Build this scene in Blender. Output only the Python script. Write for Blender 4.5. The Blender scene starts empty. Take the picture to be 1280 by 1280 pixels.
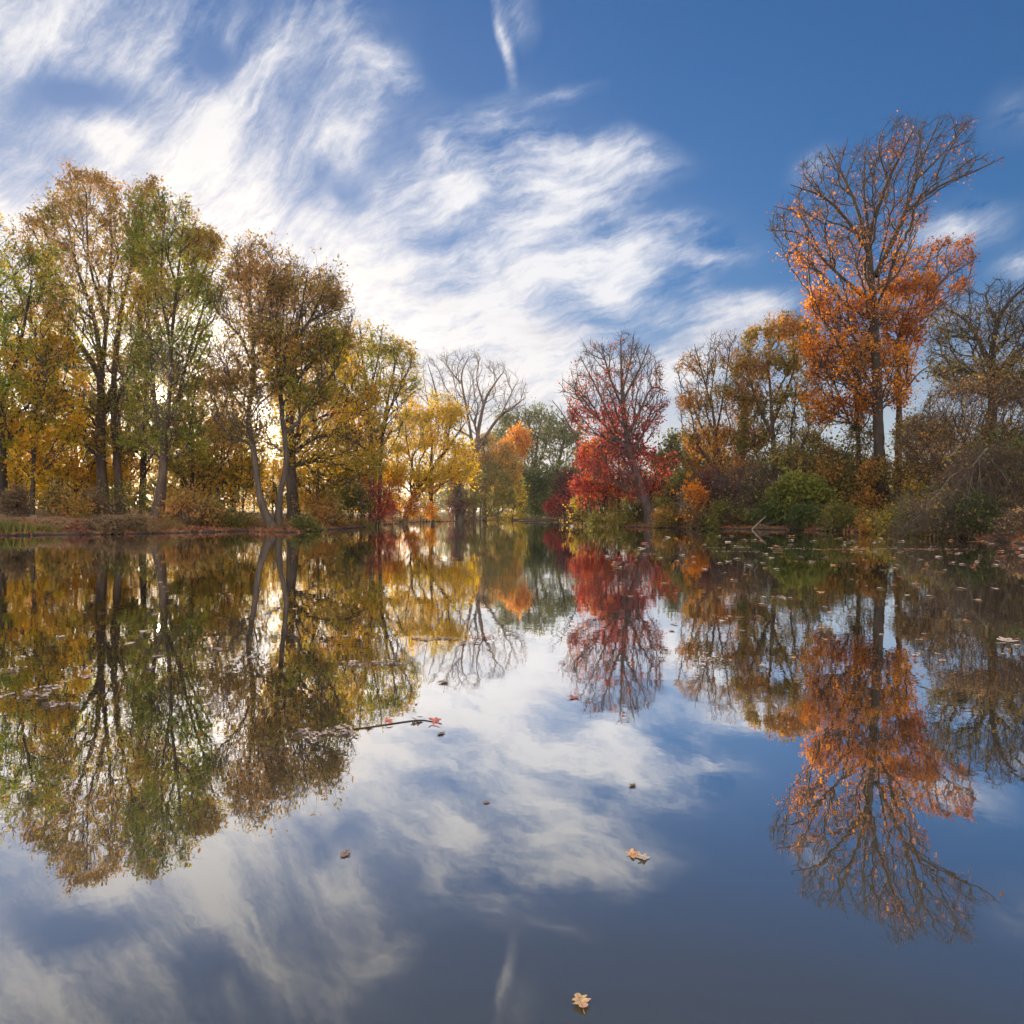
import bpy, math, random
import numpy as np
from mathutils import Vector

# ---------------------------------------------------------------- basics
F, CX, CY, CAMZ = 853.33, 640.0, 640.0, 1.1      # focal length and centre in photo pixels, eye height
SUN_AZ, SUN_EL = math.atan2(-440, 853.33), math.radians(8.6)
scene = bpy.context.scene
COL = scene.collection

def P(px, py, Y):
    return np.array([(px - CX) / F * Y, Y, CAMZ - (py - CY) / F * Y])

def link(o, parent=None):
    COL.objects.link(o)
    if parent is not None:
        o.parent = parent
    return o

def tag(o, label=None, cat=None, group=None, kind=None):
    if label: o['label'] = label
    if cat: o['category'] = cat
    if group: o['group'] = group
    if kind: o['kind'] = kind
    return o

def empty(name, loc, label, cat, group=None):
    o = bpy.data.objects.new(name, None)
    o.empty_display_size = 0.3
    o.location = loc
    link(o)
    return tag(o, label, cat, group)

def mesh_np(name, verts, faces_quads=None, faces_tris=None, mat=None, smooth=False, parent=None, origin=None):
    """one mesh object out of numpy arrays"""
    verts = np.asarray(verts, dtype=np.float32)
    if origin is not None:
        verts = verts - np.asarray(origin, dtype=np.float32)
    loops, starts, totals = [], [], []
    n = 0
    if faces_quads is not None and len(faces_quads):
        q = np.asarray(faces_quads, dtype=np.int32)
        loops.append(q.ravel()); starts.append(np.arange(len(q)) * 4); totals.append(np.full(len(q), 4))
        n = len(q) * 4
    if faces_tris is not None and len(faces_tris):
        t = np.asarray(faces_tris, dtype=np.int32)
        loops.append(t.ravel()); starts.append(n + np.arange(len(t)) * 3); totals.append(np.full(len(t), 3))
    loops = np.concatenate(loops).astype(np.int32); starts = np.concatenate(starts).astype(np.int32)
    totals = np.concatenate(totals).astype(np.int32)
    me = bpy.data.meshes.new(name)
    me.vertices.add(len(verts)); me.vertices.foreach_set('co', verts.ravel())
    me.loops.add(len(loops)); me.loops.foreach_set('vertex_index', loops)
    me.polygons.add(len(starts)); me.polygons.foreach_set('loop_start', starts)
    me.polygons.foreach_set('loop_total', totals)
    if smooth:
        me.polygons.foreach_set('use_smooth', np.ones(len(starts), dtype=bool))
    me.update(calc_edges=True); me.validate()
    if mat: me.materials.append(mat)
    o = bpy.data.objects.new(name, me)
    link(o, parent)
    return o

# ---------------------------------------------------------------- node helper
class NT:
    def __init__(self, tree):
        self.t = tree; self.n = tree.nodes; self.l = tree.links
    def new(self, typ, **kw):
        nd = self.n.new(typ)
        for k, v in kw.items(): setattr(nd, k, v)
        return nd
    def set(self, sock, v):
        if isinstance(v, bpy.types.NodeSocket): self.l.new(v, sock)
        else: sock.default_value = v
    def math(self, op, a, b=None, c=None, clamp=False):
        nd = self.new('ShaderNodeMath', operation=op, use_clamp=clamp)
        self.set(nd.inputs[0], a)
        if b is not None: self.set(nd.inputs[1], b)
        if c is not None: self.set(nd.inputs[2], c)
        return nd.outputs[0]
    def vmath(self, op, a, b=None, scale=None, out=0):
        nd = self.new('ShaderNodeVectorMath', operation=op)
        self.set(nd.inputs[0], a)
        if b is not None: self.set(nd.inputs[1], b)
        if scale is not None: self.set(nd.inputs['Scale'], scale)
        return nd.outputs[out]
    def noise(self, vec, scale, detail=4, rough=0.55, dist=0.0, color=False, dims='3D'):
        nd = self.new('ShaderNodeTexNoise', noise_dimensions=dims)
        if vec is not None: self.set(nd.inputs['Vector'], vec)
        nd.inputs['Scale'].default_value = scale; nd.inputs['Detail'].default_value = detail
        nd.inputs['Roughness'].default_value = rough; nd.inputs['Distortion'].default_value = dist
        return nd.outputs['Color' if color else 'Fac']
    def mix(self, fac, a, b, typ='RGBA', blend='MIX'):
        nd = self.new('ShaderNodeMix', data_type=typ)
        if typ == 'RGBA':
            nd.blend_type = blend
            self.set(nd.inputs[0], fac); self.set(nd.inputs[6], a); self.set(nd.inputs[7], b)
            return nd.outputs[2]
        self.set(nd.inputs[0], fac); self.set(nd.inputs[2], a); self.set(nd.inputs[3], b)
        return nd.outputs[0]
    def rng(self, v, a, b, c=0.0, d=1.0, interp='SMOOTHSTEP'):
        nd = self.new('ShaderNodeMapRange', interpolation_type=interp)
        self.set(nd.inputs[0], v)
        for i, x in enumerate((a, b, c, d)): nd.inputs[1 + i].default_value = x
        return nd.outputs[0]
    def mapping(self, vec, loc=(0, 0, 0), rot=(0, 0, 0), scale=(1, 1, 1), typ='TEXTURE'):
        nd = self.new('ShaderNodeMapping', vector_type=typ)
        self.set(nd.inputs['Vector'], vec)
        nd.inputs['Location'].default_value = loc; nd.inputs['Rotation'].default_value = rot
        nd.inputs['Scale'].default_value = scale
        return nd.outputs[0]
    def ramp(self, fac, stops, interp='LINEAR'):
        nd = self.new('ShaderNodeValToRGB')
        cr = nd.color_ramp; cr.interpolation = interp
        while len(cr.elements) < len(stops): cr.elements.new(0.5)
        for e, (p, c) in zip(cr.elements, stops):
            e.position = p; e.color = (c[0], c[1], c[2], 1)
        self.set(nd.inputs[0], fac)
        return nd.outputs[0]

# ---------------------------------------------------------------- camera
cam = bpy.data.cameras.new('camera'); camo = bpy.data.objects.new('camera', cam); link(camo)
cam.sensor_width = 24; cam.sensor_height = 24; cam.sensor_fit = 'HORIZONTAL'; cam.lens = 16.0
cam.clip_start = 0.05; cam.clip_end = 6000
camo.location = (0, 0, CAMZ); camo.rotation_euler = (math.radians(90), 0, 0)
scene.camera = camo
scene.render.resolution_x = scene.render.resolution_y = 1024
scene.view_settings.view_transform = 'Standard'; scene.view_settings.look = 'None'
scene.view_settings.gamma = 1.0; scene.view_settings.exposure = 1.25
# ---------------------------------------------------------------- sky: Nishita + cirrus spread over the dome
SKY_STRENGTH = 0.10
world = bpy.data.worlds.new('World'); scene.world = world
world.use_nodes = True
world.cycles.sampling_method = 'MANUAL'; world.cycles.sample_map_resolution = 512
w = NT(world.node_tree); w.n.clear()
sky = w.new('ShaderNodeTexSky', sky_type='NISHITA', sun_disc=False)
sky.sun_elevation = SUN_EL; sky.sun_rotation = SUN_AZ
sky.altitude = 200; sky.air_density = 1.0; sky.dust_density = 0.3; sky.ozone_density = 4.0
geo = w.new('ShaderNodeTexCoord')
D = geo.outputs['Generated']
sep = w.new('ShaderNodeSeparateXYZ'); w.l.new(D, sep.inputs[0])
az = w.math('ARCTAN2', sep.outputs[0], sep.outputs[1])
el = w.math('ARCSINE', sep.outputs[2])
comb = w.new('ShaderNodeCombineXYZ'); w.set(comb.inputs[0], az); w.set(comb.inputs[1], el)
A = comb.outputs[0]
def azel(px, py):
    x, z = (px - CX) / F, (CY - py) / F
    return math.atan2(x, 1.0), math.atan2(z, math.hypot(x, 1.0))
# slow and quick turbulence bends every streak
n1 = w.vmath('SUBTRACT', w.noise(A, 5.0, 3, 0.5, color=True), (0.5, 0.5, 0.5))
n2 = w.vmath('SUBTRACT', w.noise(A, 17.0, 5, 0.6, color=True), (0.5, 0.5, 0.5))
Aw = w.vmath('ADD', A, w.vmath('SCALE', n1, scale=0.065))
Aw = w.vmath('ADD', Aw, w.vmath('SCALE', n2, scale=0.024))
sp2 = w.new('ShaderNodeSeparateXYZ'); w.l.new(Aw, sp2.inputs[0])
cb2 = w.new('ShaderNodeCombineXYZ'); w.l.new(sp2.outputs[0], cb2.inputs[0]); w.l.new(sp2.outputs[1], cb2.inputs[1])
Aw = cb2.outputs[0]
# streaks: (x0,y0, x1,y1, half width, weight)
STREAKS = [
 # broad veil, upper left to centre
 (-250, 230, 420, 300, 130, 0.60), (150, 240, 640, 420, 115, 0.62), (380, 360, 800, 450, 95, 0.62),
 (-100, 330, 300, 380, 150, 0.45), (300, 430, 700, 520, 100, 0.45), (-150, 520, 500, 560, 110, 0.5),
 (620, 470, 1300, 500, 45, 0.4), (-200, 20, 220, 30, 85, 0.75), (60, 30, 330, 40, 85, 0.42),
 (200, 120, 330, 230, 100, 0.42), (60, 200, 300, 240, 60, 0.3), (300, 260, 520, 330, 70, 0.4),
 (300, 60, 520, 130, 80, 0.3), (480, 200, 800, 300, 90, 0.35), (600, 330, 960, 330, 60, 0.3),
 (-200, 250, 200, 300, 70, 0.4), (-100, 400, 330, 450, 100, 0.5), (400, 430, 860, 455, 65, 0.8), (560, 470, 1000, 480, 40, 0.4),
 # bright streaks
 (290, 130, 400, 5, 22, 0.75), (350, 30, 470, 15, 26, 0.5), (240, 190, 310, 110, 32, 0.6),
 (70, 130, 230, 205, 26, 0.6), (110, 150, 160, 190, 20, 0.4), (390, 190, 480, 115, 26, 0.85),
 (430, 75, 520, 75, 20, 0.5), (480, 80, 545, 105, 14, 0.35), (612, -40, 642, 100, 13, 0.85),
 (625, -10, 668, 40, 20, 0.45), (520, 210, 575, 160, 17, 0.7), (470, 250, 650, 205, 20, 0.8),
 (630, 180, 870, 198, 22, 0.95), (560, 240, 800, 215, 24, 0.5), (640, 235, 810, 230, 20, 0.6),
 (530, 275, 610, 248, 18, 0.6), (610, 295, 760, 258, 16, 0.75), (700, 262, 810, 240, 14, 0.3),
 (560, 335, 900, 312, 24, 0.95), (790, 275, 900, 272, 12, 0.4), (830, 330, 960, 305, 13, 0.5),
 (640, 300, 950, 295, 25, 0.25), (720, 350, 820, 385, 20, 0.7), (840, 355, 900, 345, 14, 0.5),
 (820, 405, 1010, 375, 24, 1.0), (900, 385, 1010, 365, 16, 0.5), (840, 440, 1000, 410, 20, 0.4),
 (820, 470, 900, 440, 28, 0.7), (1110, 300, 1270, 278, 26, 0.75), (1150, 285, 1240, 270, 13, 0.4),
 (985, 210, 1040, 190, 18, 0.45), (1230, 340, 1340, 320, 24, 0.7), (1240, 165, 1300, 140, 35, 0.3),
 (650, 135, 755, 95, 8, 0.4), (560, 160, 660, 130, 30, 0.25), (1100, 400, 1350, 420, 40, 0.5),
 # gaps of blue
 (-20, 100, 190, 108, 24, -0.8), (215, 40, 290, 85, 30, -0.75), (390, 215, 470, 250, 22, -0.45),
 (560, 100, 610, 40, 50, -0.4), (-20, 215, 60, 220, 16, -0.35), (780, 320, 900, 350, 14, -0.4),
 (480, 300, 620, 300, 12, -0.35), (700, 400, 800, 395, 14, -0.3), (-10, 240, 30, 245, 14, -0.4),
]
cov = None
for (x0, y0, x1, y1, hw, wt) in STREAKS:
    a0, e0 = azel(x0, y0); a1, e1 = azel(x1, y1)
    ln = math.hypot(a1 - a0, e1 - e0) / 2
    pxlen = math.hypot(x1 - x0, y1 - y0) / 2
    k = ln / pxlen
    g = w.new('ShaderNodeTexGradient', gradient_type='QUADRATIC_SPHERE')
    w.l.new(w.mapping(Aw, ((a0 + a1) / 2, (e0 + e1) / 2, 0), (0, 0, math.atan2(e1 - e0, a1 - a0)),
                      (ln * 1.15 + hw * k * 0.8, hw * k * 1.8, 1)), g.inputs[0])
    # the quadratic falloff is peaky: flatten with a root
    v = w.math('POWER', g.outputs['Fac'], 0.75)
    cov = w.math('MULTIPLY_ADD', v, wt * 1.25, 0.0 if cov is None else cov)
# behind and above the camera: unseen bright cloud, added as fill light
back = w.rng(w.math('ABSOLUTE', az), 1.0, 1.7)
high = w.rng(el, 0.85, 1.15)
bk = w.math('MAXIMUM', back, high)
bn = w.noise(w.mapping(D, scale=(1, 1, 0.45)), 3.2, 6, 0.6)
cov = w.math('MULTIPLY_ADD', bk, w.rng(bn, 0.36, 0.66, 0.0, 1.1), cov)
# fibres: combed one way in the left half, another way to the right
f1 = w.noise(w.mapping(Aw, rot=(0, 0, math.radians(54)), scale=(4.5, 0.75, 1)), 19, 7, 0.68, 0.12)
f2 = w.noise(w.mapping(Aw, rot=(0, 0, math.radians(13)), scale=(4.2, 0.75, 1)), 19, 7, 0.68, 0.15)
fib = w.mix(w.rng(az, -0.36, -0.08), f1, f2, 'FLOAT')
f3 = w.noise(w.mapping(Aw, rot=(0, 0, math.radians(30)), scale=(2.6, 0.8, 1)), 60, 6, 0.7)
puff = w.noise(Aw, 6.5, 8, 0.62)
tex = w.math('ADD', w.math('MULTIPLY', w.math('SUBTRACT', fib, 0.5), 2.4), w.math('MULTIPLY', w.math('SUBTRACT', puff, 0.5), 1.9))
tex = w.math('ADD', tex, w.math('MULTIPLY', w.math('SUBTRACT', f3, 0.5), 0.75))
covs = w.rng(cov, 0.0, 1.36, 0.0, 1.0, 'LINEAR')
dens = w.math('ADD', covs, w.math('MULTIPLY', tex, w.rng(covs, 0.0, 0.35, 0.0, 0.8)))
alpha = w.math('POWER', w.rng(dens, -0.04, 1.02, interp='LINEAR'), 1.1)
alpha = w.math('MULTIPLY', alpha, w.rng(el, -0.02, 0.01))
alpha = w.math('MULTIPLY', alpha, 0.93)
veil = w.math('MULTIPLY', w.math('MULTIPLY', w.rng(el, 0.34, 0.05), 0.85), w.rng(az, 0.62, 0.05, 0.55, 1.0))
alpha = w.math('MAXIMUM', alpha, veil)
# light on the cloud: whiter when thick, warmer and brighter round the sun, greyer bellies low over the centre
S = (math.sin(SUN_AZ) * math.cos(SUN_EL), math.cos(SUN_AZ) * math.cos(SUN_EL), math.sin(SUN_EL))
dot = w.math('MAXIMUM', w.vmath('DOT_PRODUCT', D, S, out='Value'), 0.0)
glow = w.math('POWER', dot, 14)
cl = w.mix(w.rng(dens, 0.15, 0.9), (0.36, 0.395, 0.48, 1), (0.55, 0.55, 0.57, 1))
belly = w.math('MULTIPLY', w.rng(w.noise(w.mapping(Aw, rot=(0, 0, 0.12), scale=(2.6, 0.8, 1)), 9, 5, 0.6), 0.45, 0.62), w.rng(el, 0.42, 0.10))
cl = w.mix(w.math('MULTIPLY', belly, 0.75), cl, (0.345, 0.33, 0.36, 1))
cl = w.mix(w.math('MULTIPLY', w.rng(el, 0.36, 0.06), 0.7), cl, (0.55, 0.52, 0.515, 1))
cl = w.mix(w.math('MULTIPLY', glow, 0.6), cl, (0.54, 0.51, 0.48, 1))
cl = w.mix(bk, cl, (BACK_FILL := (1.9, 1.77, 1.62, 1)))  # the added rear cloud is far brighter, to light the front faces
skyc = w.vmath('SCALE', sky.outputs[0], scale=SKY_STRENGTH)
# dense air near the sun rolls off instead of clipping
lum = w.vmath('DOT_PRODUCT', skyc, (0.3, 0.5, 0.2), out='Value')
skyc = w.vmath('SCALE', skyc, scale=w.math('DIVIDE', 1.0, w.math('MULTIPLY_ADD', lum, 2.6, 1.0)))
hs = w.new('ShaderNodeHueSaturation'); hs.inputs['Saturation'].default_value = 1.15; hs.inputs['Hue'].default_value = 0.506
hs.inputs['Value'].default_value = 1.2
w.l.new(skyc, hs.inputs['Color'])
# the Background strength carries SKY_STRENGTH, so the cloud colours are divided by it
cl_s = w.vmath('SCALE', cl, scale=1.0)
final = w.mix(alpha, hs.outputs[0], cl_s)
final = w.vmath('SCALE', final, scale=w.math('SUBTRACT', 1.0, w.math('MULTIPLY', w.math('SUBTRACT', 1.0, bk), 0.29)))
# aureole of the sun
aure = w.math('ADD', w.math('MULTIPLY', w.math('POWER', dot, 45000), 14.0), w.math('MULTIPLY', w.math('POWER', dot, 6000), 0.9))
aure = w.math('ADD', aure, w.math('MULTIPLY', w.math('POWER', dot, 900), 0.3))
aure = w.math('ADD', aure, w.math('MULTIPLY', w.math('POWER', dot, 40), 0.06))
final = w.vmath('ADD', final, w.vmath('SCALE', (1.0, 0.74, 0.46), scale=aure))
final = w.vmath('SCALE', final, scale=1.0 / SKY_STRENGTH)
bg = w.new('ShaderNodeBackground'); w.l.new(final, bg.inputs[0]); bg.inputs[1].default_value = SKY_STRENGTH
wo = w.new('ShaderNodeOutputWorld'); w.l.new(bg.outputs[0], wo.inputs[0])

sun = bpy.data.lights.new('sun', 'SUN'); suno = bpy.data.objects.new('sun', sun); link(suno)
sun.energy = 5.0; sun.angle = math.radians(0.53); sun.color = (1.0, 0.80, 0.56)
suno.rotation_euler = Vector(S).to_track_quat('Z', 'Y').to_euler()
suno.location = Vector(S) * 100
# ---------------------------------------------------------------- lake outline and ground
# shoreline read along the far bank, then closed behind the camera
SHORE_PX = [(-900, 690), (-300, 679), (-100, 672.5), (0, 670), (70, 669), (130, 668.5), (200, 667), (250, 666), (300, 664.3), (335, 665.5),
            (365, 666), (385, 664.5), (400, 663), (450, 660), (480, 656.5), (505, 654), (530, 652.2), (560, 652), (600, 650.8), (650, 650),
            (700, 651.2), (718, 655), (740, 657.8), (790, 659.3), (820, 660), (870, 661), (950, 662.2), (1000, 663),
            (1060, 665.2), (1120, 668), (1170, 670.5), (1215, 674), (1260, 679), (1300, 684), (1400, 700), (1700, 745)]
shore = []
for px, py in SHORE_PX:
    Y = CAMZ * F / (py - CY)
    shore.append(((px - CX) / F * Y, Y))
shore += [(19, 3), (12, -0.6), (3, -0.9), (-6, -0.7), (-20, -1.5), (-34, 4)]
SH = np.array(shore)

def sdist(x, y):
    """signed distance to the waterline: positive on land"""
    p = np.stack([x, y], -1)
    d = np.full(x.shape, 1e9); inside = np.zeros(x.shape, bool)
    for i in range(len(SH)):
        a, b = SH[i], SH[(i + 1) % len(SH)]
        ab = b - a
        t = np.clip(((p - a) @ ab) / (ab @ ab), 0, 1)
        q = a + t[..., None] * ab
        d = np.minimum(d, np.hypot(*(np.moveaxis(p - q, -1, 0))))
        c = (a[1] > y) != (b[1] > y)
        xi = a[0] + (y - a[1]) / (b[1] - a[1] + 1e-12) * ab[0]
        inside ^= c & (x < xi)
    return np.where(inside, -d, d)

def wob(x, y):
    return (np.sin(x * 0.9 + 1.3 * np.sin(y * 0.7)) * np.cos(y * 0.8 + np.sin(x * 0.5)) * 0.5
            + 0.3 * np.sin(x * 2.3 + y * 1.7) + 0.25 * np.sin(x * 3.9 - y * 3.1 + 1.0))

def sm(t):
    t = np.clip(t, 0, 1); return t * t * (3 - 2 * t)

def ground_z(x, y):
    x = np.asarray(x, float); y = np.asarray(y, float)
    d = sdist(x, y) + 0.22 * wob(x * 1.3, y * 1.3)
    near = sm((y - 12) / 14)                       # low ground beside the camera
    h = 0.17 * sm(d / 0.6) + near * (0.75 * sm((d - 0.4) / 7) + 0.5 * sm((d - 6) / 25)) + 0.07 * wob(x, y) * sm(d / 1.5)
    h = h + 0.10 * sm(d / 40) * np.sin(x * 0.05) - 0.25 * near * sm((y - 70) / 30) * sm((40 - np.abs(x - 5)) / 30)
    return np.where(d > 0, h, np.maximum(-1.3, d * 0.55))

def axis(lo, hi, step, far, n):
    core = np.arange(lo, hi + step, step)
    g = np.geomspace(1, far, n)
    return np.concatenate([lo - (g[::-1]) * 1.0, core, core[-1] + g * 1.0])
gx = axis(-48, 46, 0.45, 650, 24); gy = axis(-4, 112, 0.45, 700, 24)
GX, GY = np.meshgrid(gx, gy)
GZ = ground_z(GX, GY)
nx, ny = len(gx), len(gy)
idx = np.arange(nx * ny).reshape(ny, nx)
quads = np.stack([idx[:-1, :-1], idx[:-1, 1:], idx[1:, 1:], idx[1:, :-1]], -1).reshape(-1, 4)

def new_mat(name):
    m = bpy.data.materials.new(name); m.use_nodes = True
    n = NT(m.node_tree); n.n.clear()
    out = n.new('ShaderNodeOutputMaterial')
    return m, n, out

# soil with fallen leaves, moss and a wet dark foot
mg, n, out = new_mat('leaf_covered_soil')
geo = n.new('ShaderNodeNewGeometry'); pos = geo.outputs['Position']
fine = n.noise(pos, 9, 6, 0.7); mid = n.noise(pos, 1.3, 5, 0.6); big = n.noise(pos, 0.22, 3, 0.5)
litter = n.ramp(fine, [(0.3, (0.05, 0.025, 0.015)), (0.46, (0.17, 0.075, 0.035)), (0.56, (0.26, 0.12, 0.055)), (0.72, (0.34, 0.20, 0.10))])
moss = n.ramp(fine, [(0.3, (0.02, 0.025, 0.008)), (0.6, (0.09, 0.10, 0.025)), (0.8, (0.16, 0.15, 0.05))])
c = n.mix(n.rng(mid, 0.50, 0.66), litter, moss)
sepz = n.new('ShaderNodeSeparateXYZ'); n.l.new(pos, sepz.inputs[0])
grassy = n.math('MULTIPLY', n.rng(sepz.outputs[1], 62, 90), n.rng(big, 0.35, 0.55))
c = n.mix(grassy, c, n.ramp(fine, [(0.3, (0.08, 0.09, 0.02)), (0.7, (0.22, 0.20, 0.06))]))
wet = n.rng(n.math('ADD', sepz.outputs[2], n.math('MULTIPLY', n.math('SUBTRACT', mid, 0.5), 0.3)), 0.13, 0.03)
c = n.mix(wet, c, (0.012, 0.009, 0.007, 1))
bs = n.new('ShaderNodeBsdfPrincipled'); n.l.new(c, bs.inputs['Base Color']); bs.inputs['Roughness'].default_value = 0.9
bp = n.new('ShaderNodeBump'); bp.inputs['Strength'].default_value = 0.9; bp.inputs['Distance'].default_value = 0.08
n.l.new(fine, bp.inputs['Height']); n.l.new(bp.outputs[0], bs.inputs['Normal']); n.l.new(bs.outputs[0], out.inputs[0])
gnd = mesh_np('ground', np.stack([GX, GY, GZ], -1).reshape(-1, 3), quads, mat=mg, smooth=True)
tag(gnd, 'brown leaf covered ground and bank around the pond', None, None, 'structure')

# ---------------------------------------------------------------- water
mw, n, out = new_mat('pond_water')
geo = n.new('ShaderNodeNewGeometry'); pos = geo.outputs['Position']
r1 = n.noise(n.mapping(pos, scale=(1.0, 1.0, 1), typ='POINT'), 0.8, 2, 0.5)
r2 = n.noise(n.mapping(pos, scale=(1.0, 1.0, 1), typ='POINT'), 7.0, 2, 0.5)
calm = n.rng(n.noise(pos, 0.12, 2, 0.5), 0.35, 0.7, 0.35, 1.0)
hgt = n.math('ADD', r1, n.math('MULTIPLY', r2, 0.16))
bp = n.new('ShaderNodeBump'); bp.inputs['Distance'].default_value = 0.0045
n.l.new(calm, bp.inputs['Strength']); n.l.new(hgt, bp.inputs['Height'])
gl = n.new('ShaderNodeBsdfGlossy'); gl.inputs['Roughness'].default_value = 0.010
gl.inputs['Color'].default_value = (1, 1, 1, 1); n.l.new(bp.outputs[0], gl.inputs['Normal'])
n.l.new(n.rng(n.noise(n.mapping(pos, scale=(.5, 1, 1), typ='POINT'), 0.35, 4, .6), .42, .68, .005, .034), gl.inputs['Roughness'])
df = n.new('ShaderNodeBsdfDiffuse'); df.inputs['Color'].default_value = (0.066, 0.058, 0.036, 1)
lw = n.new('ShaderNodeLayerWeight'); lw.inputs['Blend'].default_value = 0.5
refl = n.ramp(lw.outputs['Facing'], [(0.0, (.04,) * 3), (0.35, (.15,) * 3), (0.47, (.27,) * 3), (0.62, (.60,) * 3), (0.76, (.89,) * 3), (0.90, (.95,) * 3), (1.0, (.97,) * 3)])
mx = n.new('ShaderNodeMixShader'); n.l.new(refl, mx.inputs[0]); n.l.new(df.outputs[0], mx.inputs[1]); n.l.new(gl.outputs[0], mx.inputs[2])
n.l.new(mx.outputs[0], out.inputs[0])
wx = (-70, 60); wy = (-8, 125)
wat = mesh_np('water', [(wx[0], wy[0], 0), (wx[1], wy[0], 0), (wx[1], wy[1], 0), (wx[0], wy[1], 0)], [(0, 1, 2, 3)], mat=mw)
tag(wat, 'still pond water mirroring the trees and sky', None, None, 'structure')
# ---------------------------------------------------------------- bark and leaf materials
def bark(name, dark, light, scale=6.0):
    m, n, out = new_mat(name)
    tc = n.new('ShaderNodeTexCoord'); o = tc.outputs['Object']
    v = n.noise(n.mapping(o, scale=(1, 1, 0.22), typ='POINT'), scale, 6, 0.65)
    p = n.noise(o, 0.9, 3, 0.5)
    f = n.math('ADD', v, n.math('MULTIPLY', n.math('SUBTRACT', p, 0.5), 0.6))
    c = n.ramp(f, [(0.33, dark), (0.68, light)])
    b = n.new('ShaderNodeBsdfPrincipled'); n.l.new(c, b.inputs['Base Color']); b.inputs['Roughness'].default_value = 0.85
    bp = n.new('ShaderNodeBump'); bp.inputs['Strength'].default_value = 0.8; bp.inputs['Distance'].default_value = 0.03
    n.l.new(v, bp.inputs['Height']); n.l.new(bp.outputs[0], b.inputs['Normal']); n.l.new(b.outputs[0], out.inputs[0])
    return m

def leafmat(name, stops, clump=0.35, wr=0.5, wc=0.9, trans=0.5):
    """each leaf draws its own colour; neighbouring clumps turn together"""
    m, n, out = new_mat(name)
    g = n.new('ShaderNodeNewGeometry'); tc = n.new('ShaderNodeTexCoord'); oi = n.new('ShaderNodeObjectInfo')
    sh = n.vmath('ADD', tc.outputs['Object'], n.vmath('SCALE', (37.0, 11.0, 53.0), scale=oi.outputs['Random']))
    cn = n.noise(sh, clump, 3, 0.55)
    f = n.math('ADD', n.math('MULTIPLY', n.math('SUBTRACT', g.outputs['Random Per Island'], 0.5), wr),
               n.math('MULTIPLY_ADD', n.math('SUBTRACT', cn, 0.5), wc * 2, 0.5), clamp=True)
    c = n.ramp(f, stops)
    d = n.new('ShaderNodeBsdfDiffuse'); n.l.new(c, d.inputs['Color'])
    t = n.new('ShaderNodeBsdfTranslucent'); n.l.new(c, t.inputs['Color'])
    mx = n.new('ShaderNodeMixShader'); mx.inputs[0].default_value = trans
    n.l.new(d.outputs[0], mx.inputs[1]); n.l.new(t.outputs[0], mx.inputs[2])
    n.l.new(mx.outputs[0], out.inputs[0])
    return m

BK_GREY = bark('grey_brown_bark', (0.036, 0.024, 0.016), (0.095, 0.064, 0.042))
BK_DARK = bark('dark_bark', (0.022, 0.015, 0.011), (0.075, 0.05, 0.033))
BK_WARM = bark('warm_brown_bark', (0.042, 0.025, 0.016), (0.115, 0.07, 0.044))
BK_PALE = bark('pale_dry_bark', (0.09, 0.07, 0.048), (0.22, 0.18, 0.125))
BK_PURP = bark('reddish_twig_bark', (0.045, 0.028, 0.026), (0.13, 0.08, 0.07))
L_OAK = leafmat('oak_leaves', [(0.0, (0.14, 0.22, 0.025)), (0.3, (0.26, 0.29, 0.03)), (0.5, (0.40, 0.33, 0.035)), (0.7, (0.48, 0.27, 0.04)), (1.0, (0.64, 0.34, 0.035))], trans=.58)
L_BROWN = leafmat('brown_oak_leaves', [(0.0, (0.20, 0.20, 0.03)), (0.35, (0.32, 0.22, 0.045)), (0.7, (0.35, 0.18, 0.065)), (1.0, (0.44, 0.25, 0.06))])
L_GREEN = leafmat('green_oak_leaves', [(0.0, (0.10, 0.17, 0.02)), (0.45, (0.22, 0.27, 0.03)), (0.7, (0.40, 0.34, 0.035)), (1.0, (0.56, 0.33, 0.04))], trans=.58)
L_YELGRN = leafmat('yellow_green_leaves', [(0.0, (0.17, 0.18, 0.03)), (0.35, (0.38, 0.32, 0.045)), (0.65, (0.60, 0.40, 0.05)), (1.0, (0.66, 0.29, 0.045))], trans=.58)
L_YELLOW = leafmat('yellow_leaves', [(0.0, (0.30, 0.27, 0.015)), (0.35, (0.70, 0.48, 0.015)), (0.7, (0.80, 0.46, 0.012)), (1.0, (0.82, 0.33, 0.015))], wc=0.7, trans=.55)
L_GOLD = leafmat('golden_understory_leaves', [(0.0, (0.24, 0.24, 0.02)), (0.35, (0.58, 0.42, 0.025)), (0.65, (0.76, 0.43, 0.025)), (1.0, (0.74, 0.25, 0.03))], clump=0.6, trans=.6)
L_ORANGE = leafmat('orange_leaves', [(0.0, (0.44, 0.11, 0.02)), (0.35, (0.68, 0.22, 0.02)), (0.7, (0.76, 0.31, 0.025)), (1.0, (0.78, 0.43, 0.04))], trans=.5)
L_RUST = leafmat('rust_leaves', [(0.0, (0.27, 0.08, 0.03)), (0.5, (0.43, 0.15, 0.035)), (1.0, (0.58, 0.26, 0.04))])
L_RED = leafmat('red_leaves', [(0.0, (0.22, 0.035, 0.035)), (0.45, (0.44, 0.065, 0.062)), (0.75, (0.56, 0.12, 0.08)), (1.0, (0.76, 0.34, 0.06))], clump=0.5)
L_PURPLE = leafmat('dark_purple_leaves', [(0.0, (0.06, 0.025, 0.035)), (0.6, (0.15, 0.05, 0.055)), (1.0, (0.27, 0.11, 0.07))])
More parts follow.
